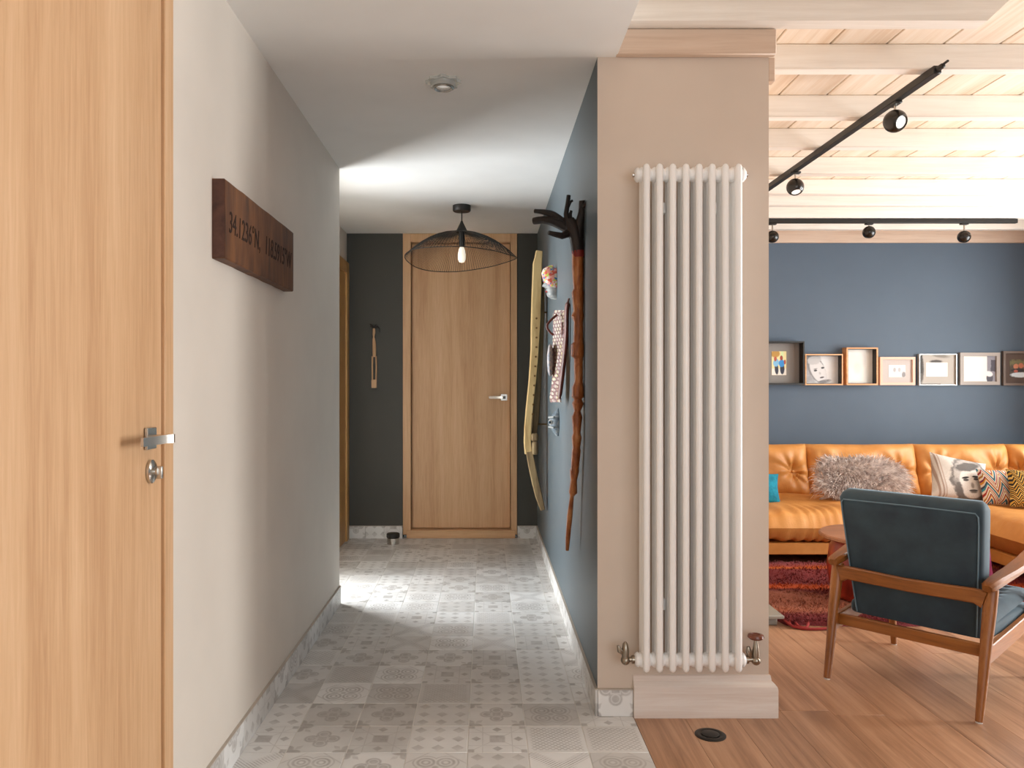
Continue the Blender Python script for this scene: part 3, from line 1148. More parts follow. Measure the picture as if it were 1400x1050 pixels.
hd.tube(cr([K(786, 318), K(768, 308, 3.3), K(748, 301, 3.33), K(729.5, 302, 3.36)], 4, False), [0.028, 0.027, 0.025, 0.023, 0.022, 0.021, 0.020, 0.019, 0.018, 0.017, 0.0165, 0.016, 0.015], 9)
hd.tube(cr([K(773, 306, 3.3), K(757, 294, 3.32), K(744, 290, 3.33), K(731, 288.5, 3.35)], 3, False), [0.016, 0.016, 0.015, 0.0145, 0.014, 0.0125, 0.0115, 0.010, 0.009, 0.009], 8)
hd.tube([K(779, 318), K(768, 322.5, 3.25), K(757, 320, 3.23), K(750, 318, 3.22)], [0.018, 0.014, 0.011, 0.009], 8)
hd.tube([K(778, 306), K(774, 292), K(776, 278), K(777.5, 267)], [0.02, 0.011, 0.009, 0.009], 8)
hd.tube([K(776, 284), K(780, 276), K(783, 274)], [0.008, 0.006, 0.005], 7)
hd.tube([K(779, 300), K(779.5, 293), K(781, 288)], [0.012, 0.008, 0.006], 7)
hd.tube(cr([K(790, 325), K(792.5, 305, 3.27), K(796, 290, 3.26), K(795.5, 274, 3.25)], 3, False), [0.028, 0.025, 0.022, 0.020, 0.019, 0.018, 0.017, 0.0155, 0.014, 0.012], 9)
hd.tube([K(797, 284, 3.26), K(801, 279, 3.22), K(805, 275.5, 3.2)], [0.014, 0.009, 0.006], 8)
hd.tube([K(786, 310), K(787, 300)], [0.016, 0.008], 7)
part(hd, 'branch_head', M['stick_dark'], st, True)

# pale bent driftwood
YD = 5.2
dw = thing('driftwood_carving', 'pale bent driftwood plank with a row of burnt holes on the blue wall', 'wood carving', (0.36, YD, 0.4))


def bent(pts_, depth, mb, Y):
    """pts: (px, py, half width px); extruded in y"""
    L_, R_ = [], []
    P_ = [Vector((wx(a, Y), wz(b_, Y))) for a, b_, _ in pts_]
    for i, p in enumerate(P_):
        t = (P_[min(i + 1, len(P_) - 1)] - P_[max(i - 1, 0)]).normalized()
        nn = Vector((-t.y, t.x))
        hw = pts_[i][2] * Y / FPX
        L_.append(p + nn * hw)
        R_.append(p - nn * hw)
    n_ = len(P_)
    vs2, fs2 = [], []
    e = 0.18
    for i in range(n_):
        c2 = (L_[i] + R_[i]) / 2
        for q, yo in ((L_[i], 1 - e), (L_[i].lerp(c2, e), 1), (R_[i].lerp(c2, e), 1), (R_[i], 1 - e), (R_[i], -1 + e), (R_[i].lerp(c2, e), -1), (L_[i].lerp(c2, e), -1), (L_[i], -1 + e)):
            vs2.append((q.x, Y + yo * depth / 2, q.y))
    for i in range(n_ - 1):
        for k in range(8):
            l = (k + 1) % 8
            fs2.append((i * 8 + k, i * 8 + l, i * 8 + 8 + l, i * 8 + 8 + k))
    fs2.append(tuple(range(8)))
    fs2.append(tuple((n_ - 1) * 8 + k for k in range(8)))
    mb.add(vs2, fs2)


m1 = MB()
bent([(737, 344, 4.5), (736, 352, 5), (734.8, 360, 6.2), (733.5, 400, 6.5), (732.4, 440, 6.5), (731, 480, 5.5), (728, 520, 5), (723.5, 560, 4.6), (721.5, 585, 4.6), (721, 605, 4.8), (722.5, 620, 5)], 0.08, m1, YD)
part(m1, 'upper_blade', M['driftwood'], dw, True)
m1 = MB()
bent([(723.5, 617, 4.6), (727, 636, 4.8), (732, 660, 4.8), (737, 680, 4.6), (741.5, 696, 3.2)], 0.09, m1, YD)
part(m1, 'lower_blade', M['driftwood_grey'], dw, True)
m1 = MB()
bent([(741.5, 372, 2.5), (740.5, 430, 3.6), (738, 480, 4.2), (735, 530, 4.4), (732, 575, 4.2), (729, 600, 3.4)], 0.06, m1, YD + 0.06)
part(m1, 'rear_blade', M['driftwood_grey'], dw, True)
part(MB().box(wx(727, YD), wx(735, YD), YD - 0.06, YD + 0.02, wz(621, YD), wz(603, YD), 0.012, 3).box(wx(726, YD), wx(735, YD), YD - 0.05, YD + 0.03, wz(603, YD), wz(592, YD), 0.012, 3), 'knot_block', M['driftwood_grey'], dw, True)
hm = MB()
for k in range(11):
    py = 436 + k * 13
    px = 733.0 - max(0, py - 470) * 0.055
    hm.tube([(wx(px, YD), YD - 0.042, wz(py, YD)), (wx(px, YD), YD - 0.034, wz(py, YD))], 0.007, 8)
hh = part(hm, 'burnt_holes', M['hole'], dw, True)
hh['kind'] = 'stuff'
for px_, z_ in ((742, 1.7), (734, 0.95)):
    part(MB().cyl((wx(px_, YD), YD + 0.05, z_), (XR, YD + 0.05, z_), 0.006, 8), 'wall_pin', M['driftwood_grey'], dw, True)

# painted head with patterned turban
YM = 4.55
mk = thing('painted_head', 'small grey carved face with flowered pink headwrap on the wall', 'mask', (XR, YM, 1.8))


def fn_turban(nt, v):
    vor = nt.nodes.new('ShaderNodeTexVoronoi')
    vor.inputs['Scale'].default_value = 75
    nt.links.new(v, vor.inputs['Vector'])
    return vor.outputs['Color']


mt_, nt, b_ = new_mat('flowered_headwrap', 0.7)
v = coords(nt)
s3 = nt.nodes.new('ShaderNodeSeparateColor')
nt.links.new(fn_turban(nt, v), s3.inputs[0])
nt.links.new(ramp(nt, s3.outputs[0], [(0.0, '#c8503c'), (0.25, '#e39a8a'), (0.42, '#3f6f9a'), (0.55, '#d8c8b8'), (0.7, '#b8c04a'), (0.85, '#e08a78')], 'CONSTANT'), b_.inputs['Base Color'])
M['headwrap'] = mt_
M['grey_face'] = wood('grey_painted_face', '#6a6d6e', '#8a8d8c', '#b4b4b0', 'X', 0.5, 20, 9, 0, rnd=0, bumpy=0.2, stretch=1)
prof = [(0.000, -0.100, 0.02), (0.028, -0.095, 0.035), (0.050, -0.082, 0.045), (0.056, -0.068, 0.05), (0.050, -0.058, 0.052), (0.060, -0.048, 0.052), (0.054, -0.036, 0.054), (0.080, -0.024, 0.055), (0.078, -0.016, 0.056), (0.062, 0.006, 0.058), (0.056, 0.014, 0.058), (0.064, 0.026, 0.06), (0.062, 0.04, 0.06)]
fm = MB()
vs_, fs = [], []
zc = wz(386, YM)
na = 14
for (dx, dz, hw) in prof:
    for k in range(na + 1):
        a = math.pi * k / na
        ca = math.sin(a)
        bulge = ca ** (0.8 if dx < 0.066 else 2.4)
        vs_.append((XR - 0.001 - dx * bulge, YM - math.cos(a) * hw, zc + dz))
for i in range(len(prof) - 1):
    for k in range(na):
        fs.append((i * (na + 1) + k, i * (na + 1) + k + 1, (i + 1) * (na + 1) + k + 1, (i + 1) * (na + 1) + k))
for i in range(len(prof) - 1):
    fs.append((i * (na + 1), (i + 1) * (na + 1), (i + 1) * (na + 1) + na, i * (na + 1) + na))
fs.append(tuple(range(na + 1)))
fs.append(tuple((len(prof) - 1) * (na + 1) + k for k in range(na + 1)))
fm.add(vs_, fs)
part(fm, 'face', M['grey_face'], mk, True)
tb = MB()
tp = [(0.066, 0.018, 0.062), (0.078, 0.03, 0.066), (0.084, 0.055, 0.067), (0.074, 0.078, 0.06), (0.05, 0.094, 0.046), (0.02, 0.102, 0.02)]
vs_, fs = [], []
for (dx, dz, hw) in tp:
    for k in range(na + 1):
        a = math.pi * k / na
        side = abs(math.cos(a))
        vs_.append((XR - 0.001 - dx * math.sin(a) ** 0.8, YM - math.cos(a) * hw, zc + dz - 0.055 * side * (1 if dz < 0.06 else 0.4)))
for i in range(len(tp) - 1):
    for k in range(na):
        fs.append((i * (na + 1) + k, i * (na + 1) + k + 1, (i + 1) * (na + 1) + k + 1, (i + 1) * (na + 1) + k))
fs.append(tuple(range(na + 1)))
fs.append(tuple((len(tp) - 1) * (na + 1) + k for k in range(na + 1)))
tb.add(vs_, fs)
part(tb, 'headwrap', M['headwrap'], mk, True)
for sg in (-1, 1):
    part(MB().ball((XR - 0.050, YM + sg * 0.026, zc + 0.004), 0.008, 0.011, 0.005, 10), 'eye', M['plain_white'], mk, True)
part(MB().ball((XR - 0.055, YM, zc - 0.053), 0.009, 0.018, 0.005, 10), 'lips', new_mat('red_lips', 0.5, C('#a83a34'))[0], mk, True)

# beaded hanging
YW = 3.95
bd = thing('beaded_hanging', 'woven beaded apron with brown leather backing on the blue wall', 'wall hanging', (XR, YW, 1.15))


def bead_mat():
    m, nt, b = new_mat('woven_beads', 0.55)
    v = coords(nt, 'Generated')
    x, y, z = sep(nt, v)
    row = z * 26.0
    colm = (y * 0.5 + x) * 12.0
    k = abs(fr(colm + 0.5 * X.op('FLOOR', row)) - 0.5) * 2.0
    r2 = abs(fr(row) - 0.5) * 2.0
    bead = inside(k * k + r2 * r2 * 0.6 - 0.55, 0.3)
    n = noise(nt, v, 6, 3)
    bc = ramp(nt, n, [(0.35, '#a8935c'), (0.5, '#b5aa9c'), (0.62, '#8a625e'), (0.75, '#6d7f95')])
    c = mix(nt, bead, '#7a4c48', bc)
    nt.links.new(c, b.inputs['Base Color'])
    bump(nt, b, bead, 0.8, 0.01)
    return m


M['beads'] = bead_mat()
M['leather_brown'] = cloth('dark_red_brown_leather', '#5a2417', '#7a3522', 0.5, 14)
# outline (px_left, px_right, py) of the panel seen edge-on: a curved sheet leaving the wall
rows = [(758, 774, 424), (756, 776, 432), (756, 776.5, 450), (755.5, 775.5, 475), (755, 772, 500), (755, 769, 515), (753.5, 767, 530), (751.5, 766, 543), (752, 766, 550)]
sh = MB()


def panel(u, v):
    t = v * (len(rows) - 1)
    i = min(int(t), len(rows) - 2)
    q = t - i
    a, b2, c2 = [rows[i][k] * (1 - q) + rows[i + 1][k] * q for k in range(3)]
    px = a + (b2 - a) * u
    Y = YW - 0.09 + 0.16 * (1 - u) + 0.01 * math.sin(v * 9)
    return (min(wx(px, Y), XR - 0.02), Y, wz(c2, Y))


sh.grid(panel, 16, 24)
vs0 = list(sh.v)
nv0 = len(vs0)
back = [(p[0] + 0.006, p[1] + 0.012, p[2]) for p in vs0]
f0 = list(sh.f)
sh.add(back, f0)
nu, nvv = 16, 24
edge = [i for i in range(nu + 1)] + [j * (nu + 1) + nu for j in range(1, nvv + 1)] + [nvv * (nu + 1) + i for i in range(nu - 1, -1, -1)] + [j * (nu + 1) for j in range(nvv - 1, 0, -1)]
for k in range(len(edge)):
    a, b2 = edge[k], edge[(k + 1) % len(edge)]
    sh.f.append((a, b2, nv0 + b2, nv0 + a))
part(sh, 'beaded_panel', M['beads'], bd, True)
yb = 3.80
part(MB().tube(cr([(XR - 0.006, yb, wz(408, yb)), (XR - 0.016, yb, wz(425, yb)), (XR - 0.018, yb + .01, wz(460, yb)), (XR - 0.03, yb + .03, wz(500, yb)), (XR - 0.045, yb + .08, wz(545, yb))], 5, False),
               [(0.005, 0.008)] * 3 + [(0.012, 0.022)] * 17 + [(0.006, 0.01)], 10), 'leather_backing', M['leather_brown'], bd, True)
part(MB().tube(cr([(wx(762, YW), YW, wz(430, YW)), (wx(751, YW), YW, wz(440, YW)), (wx(748, YW), YW, wz(447, YW)), (wx(752, YW), YW, wz(454, YW)), (wx(757, YW), YW, wz(458, YW))], 5, False), 0.006, 8), 'handle_loop', M['leather_brown'], bd, True)
part(MB().ball((wx(752.5, YW + .05), YW + .05, wz(492, YW)), 0.018, 0.03, 0.085, 14), 'side_pouch', cloth('blue_grey_beads', '#6b7482', '#b8a8a0', 0.5, 60), bd, True)
part(MB().box(XR - 0.03, XR, YW - .03, YW + .04, wz(470, YW), wz(440, YW), 0.01, 2), 'wall_block', M['leather_brown'], bd, True)

# small metal mask
M['brow'] = new_mat('dull_silver_brow', 0.6, C('#8d8f8c'))[0]
YE = 4.40
em = thing('metal_mask', 'small silver eye mask on the blue wall below the beaded apron', 'mask', (XR, YE, 1.0))
zc = wz(577, YE)
vs_, fs = [], []
mb = MB()
out = [(0.0, 0.078, 0.01), (0.02, 0.06, 0.03), (0.042, 0.03, 0.05), (0.054, 0.0, 0.058), (0.044, -0.03, 0.05), (0.03, -0.055, 0.034), (0.012, -0.078, 0.016)]
for dx, dz, hw in out:
    for k in range(11):
        a = math.pi * k / 10
        vs_.append((XR - 0.002 - dx * math.sin(a), YE - math.cos(a) * hw, zc + dz))
for i in range(len(out) - 1):
    for k in range(10):
        fs.append((i * 11 + k, i * 11 + k + 1, i * 11 + 12 + k, i * 11 + 11 + k))
    fs.append((i * 11, i * 11 + 11, i * 11 + 21, i * 11 + 10))
fs.append(tuple(range(11)))
fs.append(tuple((len(out) - 1) * 11 + k for k in range(11)))
mb.add(vs_, fs)
part(mb, 'shell', wood('tarnished_silver', '#2c3a46', '#6c7880', '#b8b2a4', 'X', 0.55, 40, 18, 0, rnd=0, bumpy=0.5, stretch=1), em, True)
part(MB().ball((XR - 0.046, YE - 0.026, zc), 0.014, 0.016, 0.014, 14), 'eyeball', M['plain_white'], em, True)
part(MB().ball((XR - 0.052, YE - 0.034, zc), 0.009, 0.010, 0.009, 12), 'iris', new_mat('blue_iris', 0.2, C('#1d3c50'))[0], em, True)
for sg in (-1, 1):
    part(MB().tube([(XR - 0.03, YE - 0.05, zc + sg * 0.03), (XR - 0.055, YE - 0.02, zc + sg * 0.026), (XR - 0.047, YE + 0.02, zc + sg * 0.03)], 0.006, 8), 'brow', M['brow'], em, True)

# wooden figure on the charcoal wall
YF = YB - 0.022
fg = thing('wooden_figure', 'slim pale wooden figure with dark tuft on the charcoal wall', 'figurine', (wx(511, YF), YB, 1.2))


def F(px, py, y=YF):
    return (wx(px, YF), y, wz(py, YF))


part(MB().tube([F(511.3, 449), F(511.3, 455), F(511, 458), F(511, 461), F(511, 463), F(511.5, 468), F(511.8, 478), F(511.8, 488)], [0.010, 0.012, 0.009, 0.006, 0.011, 0.014, 0.015, 0.014], 10), 'body', M['oak'], fg, True)
part(MB().tube([F(509.3, 487), F(509, 500), F(509.2, 520)], [0.007, 0.006, 0.006], 8), 'leg', M['oak'], fg, True)
part(MB().tube([F(514, 487), F(514.5, 500), F(514, 520)], [0.007, 0.006, 0.006], 8), 'leg', M['oak'], fg, True)
part(MB().box(wx(508.2, YF), wx(514.8, YF), YF - 0.016, YB, wz(530.5, YF), wz(519, YF), 0.002, 1), 'foot_block', M['oak'], fg, True)
hr = MB()
for q in ([F(511, 449), F(508.5, 445), F(505.5, 443)], [F(511, 449), F(512.5, 445.5), F(515, 443.5)], [F(511, 448), F(516, 446), F(519, 449), F(519.5, 454)], [F(511.5, 449), F(514, 447), F(517, 446)], [F(511, 449), F(509, 447), F(506, 446.5)]):
    hr.tube(q, [0.008, 0.006, 0.003, 0.002][:len(q)], 6)
part(hr, 'hair_tuft', M['stick_dark'], fg, True)
part(MB().box(wx(510, YF), wx(513, YF), YF, YB, wz(480, YF), wz(470, YF)), 'mount', M['oak'], fg, True)

# ------------------------------------------------------------------ track lights
ZR = 2.508
tk = thing('track_rail', 'black track rail running along the beams towards the sofa wall', 'track rail', (1.83, 4.6, ZR))
part(MB().box(1.814, 1.848, 3.17, 6.035, ZR - 0.034, ZR - 0.001, 0.003, 1), 'rail', M['black_metal'], tk, True)
part(MB().box(1.821, 1.841, 3.13, 3.17, ZR - 0.026, ZR - 0.008, 0.004, 1).cyl((1.831, 3.10, ZR - 0.012), (1.831, 3.13, ZR - 0.012), 0.005, 8), 'end_feed', M['black_metal'], tk, True)
tk2 = thing('track_rail', 'black track rail fixed across the room beside the sofa wall', 'track rail', (3.2, 6.1, ZR))
part(MB().box(1.5, wx(1390, 6.1), 6.083, 6.117, ZR - 0.034, ZR - 0.001, 0.003, 1), 'rail', M['black_metal'], tk2, True)


def spot(label, x, y, drop, aim, r=0.05):
    z = ZR - 0.034
    t = thing('ball_spotlight', label, 'spotlight', (x, y, z), group='black ball spotlights on the tracks')
    part(MB().box(-0.03, 0.03, -0.016, 0.016, -0.012, 0, 0.003, 1) if aim != 'cam' else MB().box(-0.016, 0.016, -0.035, 0.035, -0.012, 0, 0.003, 1), 'adapter', M['black_metal'], t)
    part(MB().cyl((0, 0, -0.01), (0, 0, -drop + r * 0.9), 0.0055, 10), 'stem', M['chrome'], t)
    d = Vector({'cam': (0.30, -0.80, -0.40), 'down': (0.05, -0.35, -0.93), 'wall': (0.1, 0.55, -0.8)}[aim]).normalized()
    q = d.to_track_quat('Z', 'Y').to_matrix().to_4x4()
    mt_ = Matrix.Translation((0, 0, -drop)) @ q
    pr_ = []
    for k in range(15):
        a = math.pi * k / 14 * 0.78
        pr_.append((r * math.sin(a), -r * math.cos(a)))
    pr_ += [(r * 0.56, r * 0.74), (r * 0.54, r * 0.60)]
    hd_ = part(MB().lathe(pr_, 28, mat=mt_), 'ball_head', M['spot_black'], t)
    part(MB().lathe([(0.0, r * 0.66), (r * 0.26, r * 0.69), (r * 0.3, r * 0.66), (r * 0.52, r * 0.68), (r * 0.54, r * 0.6)], 24, mat=mt_), 'lamp_lens', M['lens'], hd_)
    return t


spot('black ball spotlight turned with its lit lens showing, near the rail end', 1.831, 3.50, 0.082, 'cam')
spot('black ball spotlight facing down on the rail along the beams', 1.831, 4.63, 0.09, 'down')
for px, nm in ((1056, 'black ball spotlight above the tall shadow box frame'), (1188, 'black ball spotlight above the fluffy cushion'), (1318, 'black ball spotlight at the end of the cross rail')):
    spot(nm, wx(px, 6.1), 6.1, 0.07 if px == 1188 else 0.105, 'wall', 0.048)

# ------------------------------------------------------------------ pictures on the living wall
M['frame_black'] = new_mat('black_box_frame', 0.4, C('#1c1713'))[0]
M['frame_oak'] = wood('light_frame_wood', '#c58a57', '#dea673', '#e8b98a', 'X', 0.5, 40, 6, 2, rnd=0)
M['frame_pink'] = new_mat('pale_pink_frame', 0.5, C('#ecc0a8'))[0]
M['frame_silver'] = new_mat('silver_frame', 0.3, C('#cfcbc4'), 0.6)[0]
M['frame_grey'] = new_mat('grey_wood_frame', 0.5, C('#a89d94'))[0]
M['frame_brown'] = new_mat('brown_wood_frame', 0.5, C('#6f5f55'))[0]
M['mat_grey'] = paint('grey_mount_board', '#8b8580', 0.8)
M['mat_light'] = paint('light_mount_board', '#c6bdb7', 0.8)
M['mat_dark'] = paint('dark_mount_board', '#5a4a42', 0.8)
M['p_family'] = layered('print_people', '#e8d9a0', [
    (rect(0, 1, 0, 0.28, 0.05), '#e6e0d6'), (ell(.25, .9, .3, .16, 0, .3, .5), '#b88a3c'), (rect(.62, .8, .5, 1.0, .05, .1), '#cfe0a8'),
    (ell(.33, .28, .13, .26, 8, .2, .3), '#2a2a38'), (ell(.72, .28, .15, .24, 0, .2, .3), '#24283a'),
    (ell(.3, .52, .2, .16, 10, .2, .3), '#7fb6d8'), (ell(.68, .5, .2, .16, 0, .2, .3), '#2f8ad0'),
    (ell(.25, .68, .1, .1, 0, .2, .2), '#b4503a'), (ell(.66, .72, .1, .1, 0, .2, .2), '#9c4030'), (ell(.9, .55, .07, .1, 0, .2, .2), '#a84836')])
M['p_child'] = layered('print_child', '#e9e6e4', [
    (rect(0, .35, 0, 1, .3, .3), '#a9a5a6'), (ell(.36, .55, .24, .56, 20, .15, .25), '#8b8786'), (ell(.42, .46, .21, .46, 20, .12), '#dedad8'),
    (ell(.30, .85, .2, .16, 30, .2, .6), '#c9c5c3'), (ell(.34, .47, .05, .035, 15, .3), '#4a4646'), (ell(.55, .57, .05, .035, 15, .3), '#4a4646'),
    (ell(.34, .53, .06, .015, 15, .5), '#7b7676'), (ell(.47, .37, .03, .05, 15, .6, 0, .6), '#a8a3a2'), (ell(.53, .22, .065, .03, 15, .3), '#6a5f5f'),
    (ell(.62, .08, .2, .06, 10, .3), '#8d8887'), (rect(.8, 1, 0, 1, .3, .5), '#f3f1ee')], grain=0.1)
M['p_pale'] = layered('print_pale', '#efece4', [(ell(.3, .65, .2, .22, 0, .6, .5, .5), '#dedad2'), (ell(.62, .7, .18, .2, 0, .6, .5, .5), '#e0dcd6'), (ell(.45, .45, .12, .16, 0, .8, .4, .5), '#d6cfc2')])
M['p_pair'] = layered('print_pair', '#f0eeec', [(ell(.35, .6, .09, .2, 0, .6, .4), '#b5b2b2'), (ell(.64, .6, .09, .2, 0, .6, .4), '#bdbaba'), (ell(.9, .2, .12, .25, 0, .5, .6), '#8e8a8a')])
M['p_eye'] = layered('print_eye', '#b8afa4', [(ell(.02, .5, .12, .5, 0, .3, .3), '#5a534c'), (rect(.02, .1, .38, 1, .03, .1), '#3a342e'), (ell(.6, .96, .22, .06, -8, .6, .5), '#8a8278'),
                                              (ell(.47, .77, .17, .06, 0, .5, .5), '#4a443e'), (rect(.2, .79, .27, .74, .005), '#f4f1ea'), (rect(0, .6, 0, .03, .02), '#4a443e')])
M['p_white'] = layered('print_white', '#f3f1ea', [(rect(.74, 1, 0, 1, .01), '#8f8b93'), (rect(.86, 1, .4, .85, .02, .1), '#4c4852'), (ell(.82, .14, .1, .2, 0, .1), '#57535c'), (ell(.8, .3, .12, .1, -40, .3), '#eceaea'), (ell(.13, .9, .1, .03, 0, .5, .5, .5), '#cfcac4')])
M['p_group'] = layered('print_group', '#4c4238', [(rect(0, 1, .7, 1, .2, .8), '#6f6a45'), (ell(.3, .62, .12, .14, 0, .3, .3), '#c07a5a'), (ell(.55, .66, .12, .14, 0, .3, .3), '#b86c50'), (ell(.8, .62, .12, .14, 0, .3, .3), '#c48a68'),
                                                  (ell(.4, .4, .35, .1, 0, .3, .6), '#2a2422'), (ell(.5, .16, .45, .14, 0, .3, .6), '#cdd6dc'), (ell(.3, .36, .1, .08, 0, .3, .3), '#b05a48')])


def picture(label, px0, px1, py0, py1, d, fmat, fw_, pmat, mount=None, inner=None):
    """outer rectangle in photo pixels of the frame front; d: frame depth; inner: print rect as fractions of the opening"""
    yf = YL - d
    x0, x1, z0, z1 = wx(px0, yf), wx(px1, yf), wz(py1, yf), wz(py0, yf)
    t = thing('picture_frame', label, 'picture', ((x0 + x1) / 2, YL, z0))
    f_ = MB()
    for a in ((x0, x1, z0, z0 + fw_), (x0, x1, z1 - fw_, z1), (x0, x0 + fw_, z0 + fw_, z1 - fw_), (x1 - fw_, x1, z0 + fw_, z1 - fw_)):
        f_.box(a[0], a[1], yf, YL - 0.002, a[2], a[3])
    part(f_, 'frame', fmat, t, True)
    ix0, ix1, iz0, iz1 = x0 + fw_, x1 - fw_, z0 + fw_, z1 - fw_
    if d > 0.06:
        li = MB()
        e_ = 0.004
        for a in ((ix0, ix1, iz0, iz0 + e_), (ix0, ix1, iz1 - e_, iz1), (ix0, ix0 + e_, iz0 + e_, iz1 - e_), (ix1 - e_, ix1, iz0 + e_, iz1 - e_)):
            li.box(a[0], a[1], yf + 0.006, YL - 0.003, a[2], a[3])
        part(li, 'inner_lining', M['frame_black'], t, True)
        ix0, ix1, iz0, iz1 = ix0 + e_, ix1 - e_, iz0 + e_, iz1 - e_
    yp = YL - min(0.02, d * 0.5)
    if mount:
        part(MB().box(ix0, ix1, yp, YL - 0.004, iz0, iz1), 'mount', mount, t, True)
        a, b2, c2, e2 = inner
        ix0, ix1, iz0, iz1 = ix0 + (ix1 - ix0) * a, ix0 + (ix1 - ix0) * b2, iz0 + (iz1 - iz0) * c2, iz0 + (iz1 - iz0) * e2
        yp -= 0.002
    part(MB().box(ix0, ix1, yp, yp + 0.0015, iz0, iz1), 'print', pmat, t, True)


picture('deep black shadow box with small colour photo of people', 1036, 1100, 466.5, 526, 0.10, M['frame_black'], 0.010, M['p_family'], M['mat_grey'], (.36, .70, .20, .80))
picture('light wood box frame with grey portrait of a child', 1101, 1152.7, 484, 526.5, 0.085, M['frame_oak'], 0.010, M['p_child'])
picture('upright light wood box frame with pale washed out picture', 1157.5, 1200.5, 475, 526.5, 0.085, M['frame_oak'], 0.012, M['p_pale'])
picture('pale pink frame with tiny white picture', 1203.5, 1251.5, 488, 526.5, 0.03, M['frame_pink'], 0.022, M['p_pair'], M['mat_light'], (.22, .78, .24, .76))
picture('silver frame with close-up of an eye round white card', 1257, 1308.5, 484, 526.8, 0.035, M['frame_silver'], 0.006, M['p_eye'])
picture('grey frame with mostly white picture and dark strip', 1313, 1367.5, 482, 526.3, 0.03, M['frame_grey'], 0.03, M['p_white'])
picture('brown frame with dark colour photo of a group', 1372, 1420, 480, 527, 0.03, M['frame_brown'], 0.02, M['p_group'], M['mat_dark'], (.16, .84, .18, .8))

# ------------------------------------------------------------------ sofa
sf = thing('corner_sofa', 'tan orange leather corner sofa against the blue grey wall', 'sofa', (2.7, 5.9, 0))


def cushion_mb(w_, h_, t_, p=3.5, nu=26, nv=22, tuft=None, tdep=0.05, pinch=0.04, mat=None, seed=0, wr=0.006, belly=1.0, pleat=0.0):
    """soft cushion: width x, height z, thickness y, centred"""
    rr_ = random.Random(seed)
    ph = [rr_.uniform(0, 6.28) for _ in range(6)]

    def surf(sgn):
        def fn(a, b_):
            u, v_ = a * 2 - 1, b_ * 2 - 1
            x = w_ / 2 * u * (1 - pinch * (1 - v_ * v_) * abs(u) ** 3 * (-1 if belly < 1 else 1))
            z = h_ / 2 * v_ * (1 - pinch * (1 - u * u) * abs(v_) ** 3)
            e = max(0.0, (1 - abs(u) ** p)) * max(0.0, (1 - abs(v_) ** p))
            y = t_ / 2 * e ** 0.5
            if e > 0:
                y += wr * math.sqrt(e) * (math.sin(u * 5 + ph[0] + 2 * math.sin(v_ * 3 + ph[1])) + 0.6 * math.sin(u * 11 + v_ * 4 + ph[2]))
            if pleat and e > 0:
                y += pleat * math.sin(u * w_ * 42 + 2.5 * math.sin(u * 9 + ph[4])) * max(0.0, v_ - 0.35) * math.sqrt(e) ** 0.5
            if tuft:
                for (tu, tv) in tuft:
                    du, dv = (u - tu) * w_ / 2, (v_ - tv) * h_ / 2
                    r2 = math.hypot(du, dv)
                    th = math.atan2(dv, du)
                    y -= tdep * math.exp(-(r2 / 0.06) ** 2) + 0.03 * math.exp(-(r2 / 0.13) ** 2) + 0.014 * math.exp(-(r2 / 0.15) ** 2) * (1 - math.exp(-(r2 / 0.03) ** 2)) * math.sin(8 * th + ph[3] + 1.5 * math.sin(2 * th + ph[4]))
            return (x, sgn * y, z)
        return fn
    m_ = MB()
    m_.grid(surf(-1), nu, nv, mat)
    m_.grid(surf(1), nu, nv, mat)
    return m_


def TM(loc, rx=0, ry=0, rz=0):
    return Matrix.Translation(loc) @ Matrix.Rotation(R(rz), 4, 'Z') @ Matrix.Rotation(R(ry), 4, 'Y') @ Matrix.Rotation(R(rx), 4, 'X')


# body behind and below
body = MB().box(1.06, 4.62, 6.28, 6.62, 0.10, 0.66, 0.06, 3).box(1.06, 4.62, 5.36, 6.35, 0.10, 0.22, 0.02, 2)
body.box(4.30, 4.62, 4.0, 6.62, 0.10, 0.64, 0.06, 3).box(3.34, 4.5, 4.02, 6.3, 0.10, 0.22, 0.02, 2)
part(body, 'body', M['leather'], sf, True)
pl2 = MB().box(1.06, 3.26, 5.235, 5.40, 0.078, 0.155, 0.004, 1).box(3.255, 3.36, 4.0, 5.40, 0.078, 0.155, 0.004, 1).box(3.3, 4.55, 3.97, 4.05, 0.078, 0.155, 0.004, 1)
part(pl2, 'plinth_rail', M['leather'], sf, True)
for (lx, ly) in ((1.15, 5.5), (3.0, 5.5), (1.15, 6.5), (4.5, 6.5), (3.45, 4.15), (4.45, 4.15)):
    part(MB().tube([(lx, ly, 0), (lx, ly, 0.11)], [0.022, 0.03], 12), 'leg', M['dark_rubber'], sf, True)
# seat cushions
for k, (x0, x1) in enumerate(((1.07, 1.78), (1.78, 3.22))):
    mt_ = TM(((x0 + x1) / 2, 5.75, 0.265), rx=90)
    part(cushion_mb(x1 - x0, 1.14, 0.235, 9, 90, 40, None, 0, 0.0, mt_, 10 + k, 0.008, 1.0, 0.013), 'seat_cushion', M['leather'], sf, True, 60)
mt_ = TM((3.86, 5.02, 0.265), rx=90)
part(cushion_mb(1.30, 2.12, 0.235, 10, 26, 34, None, 0, 0.0, mt_, 14, 0.008), 'seat_cushion', M['leather'], sf, True, 60)
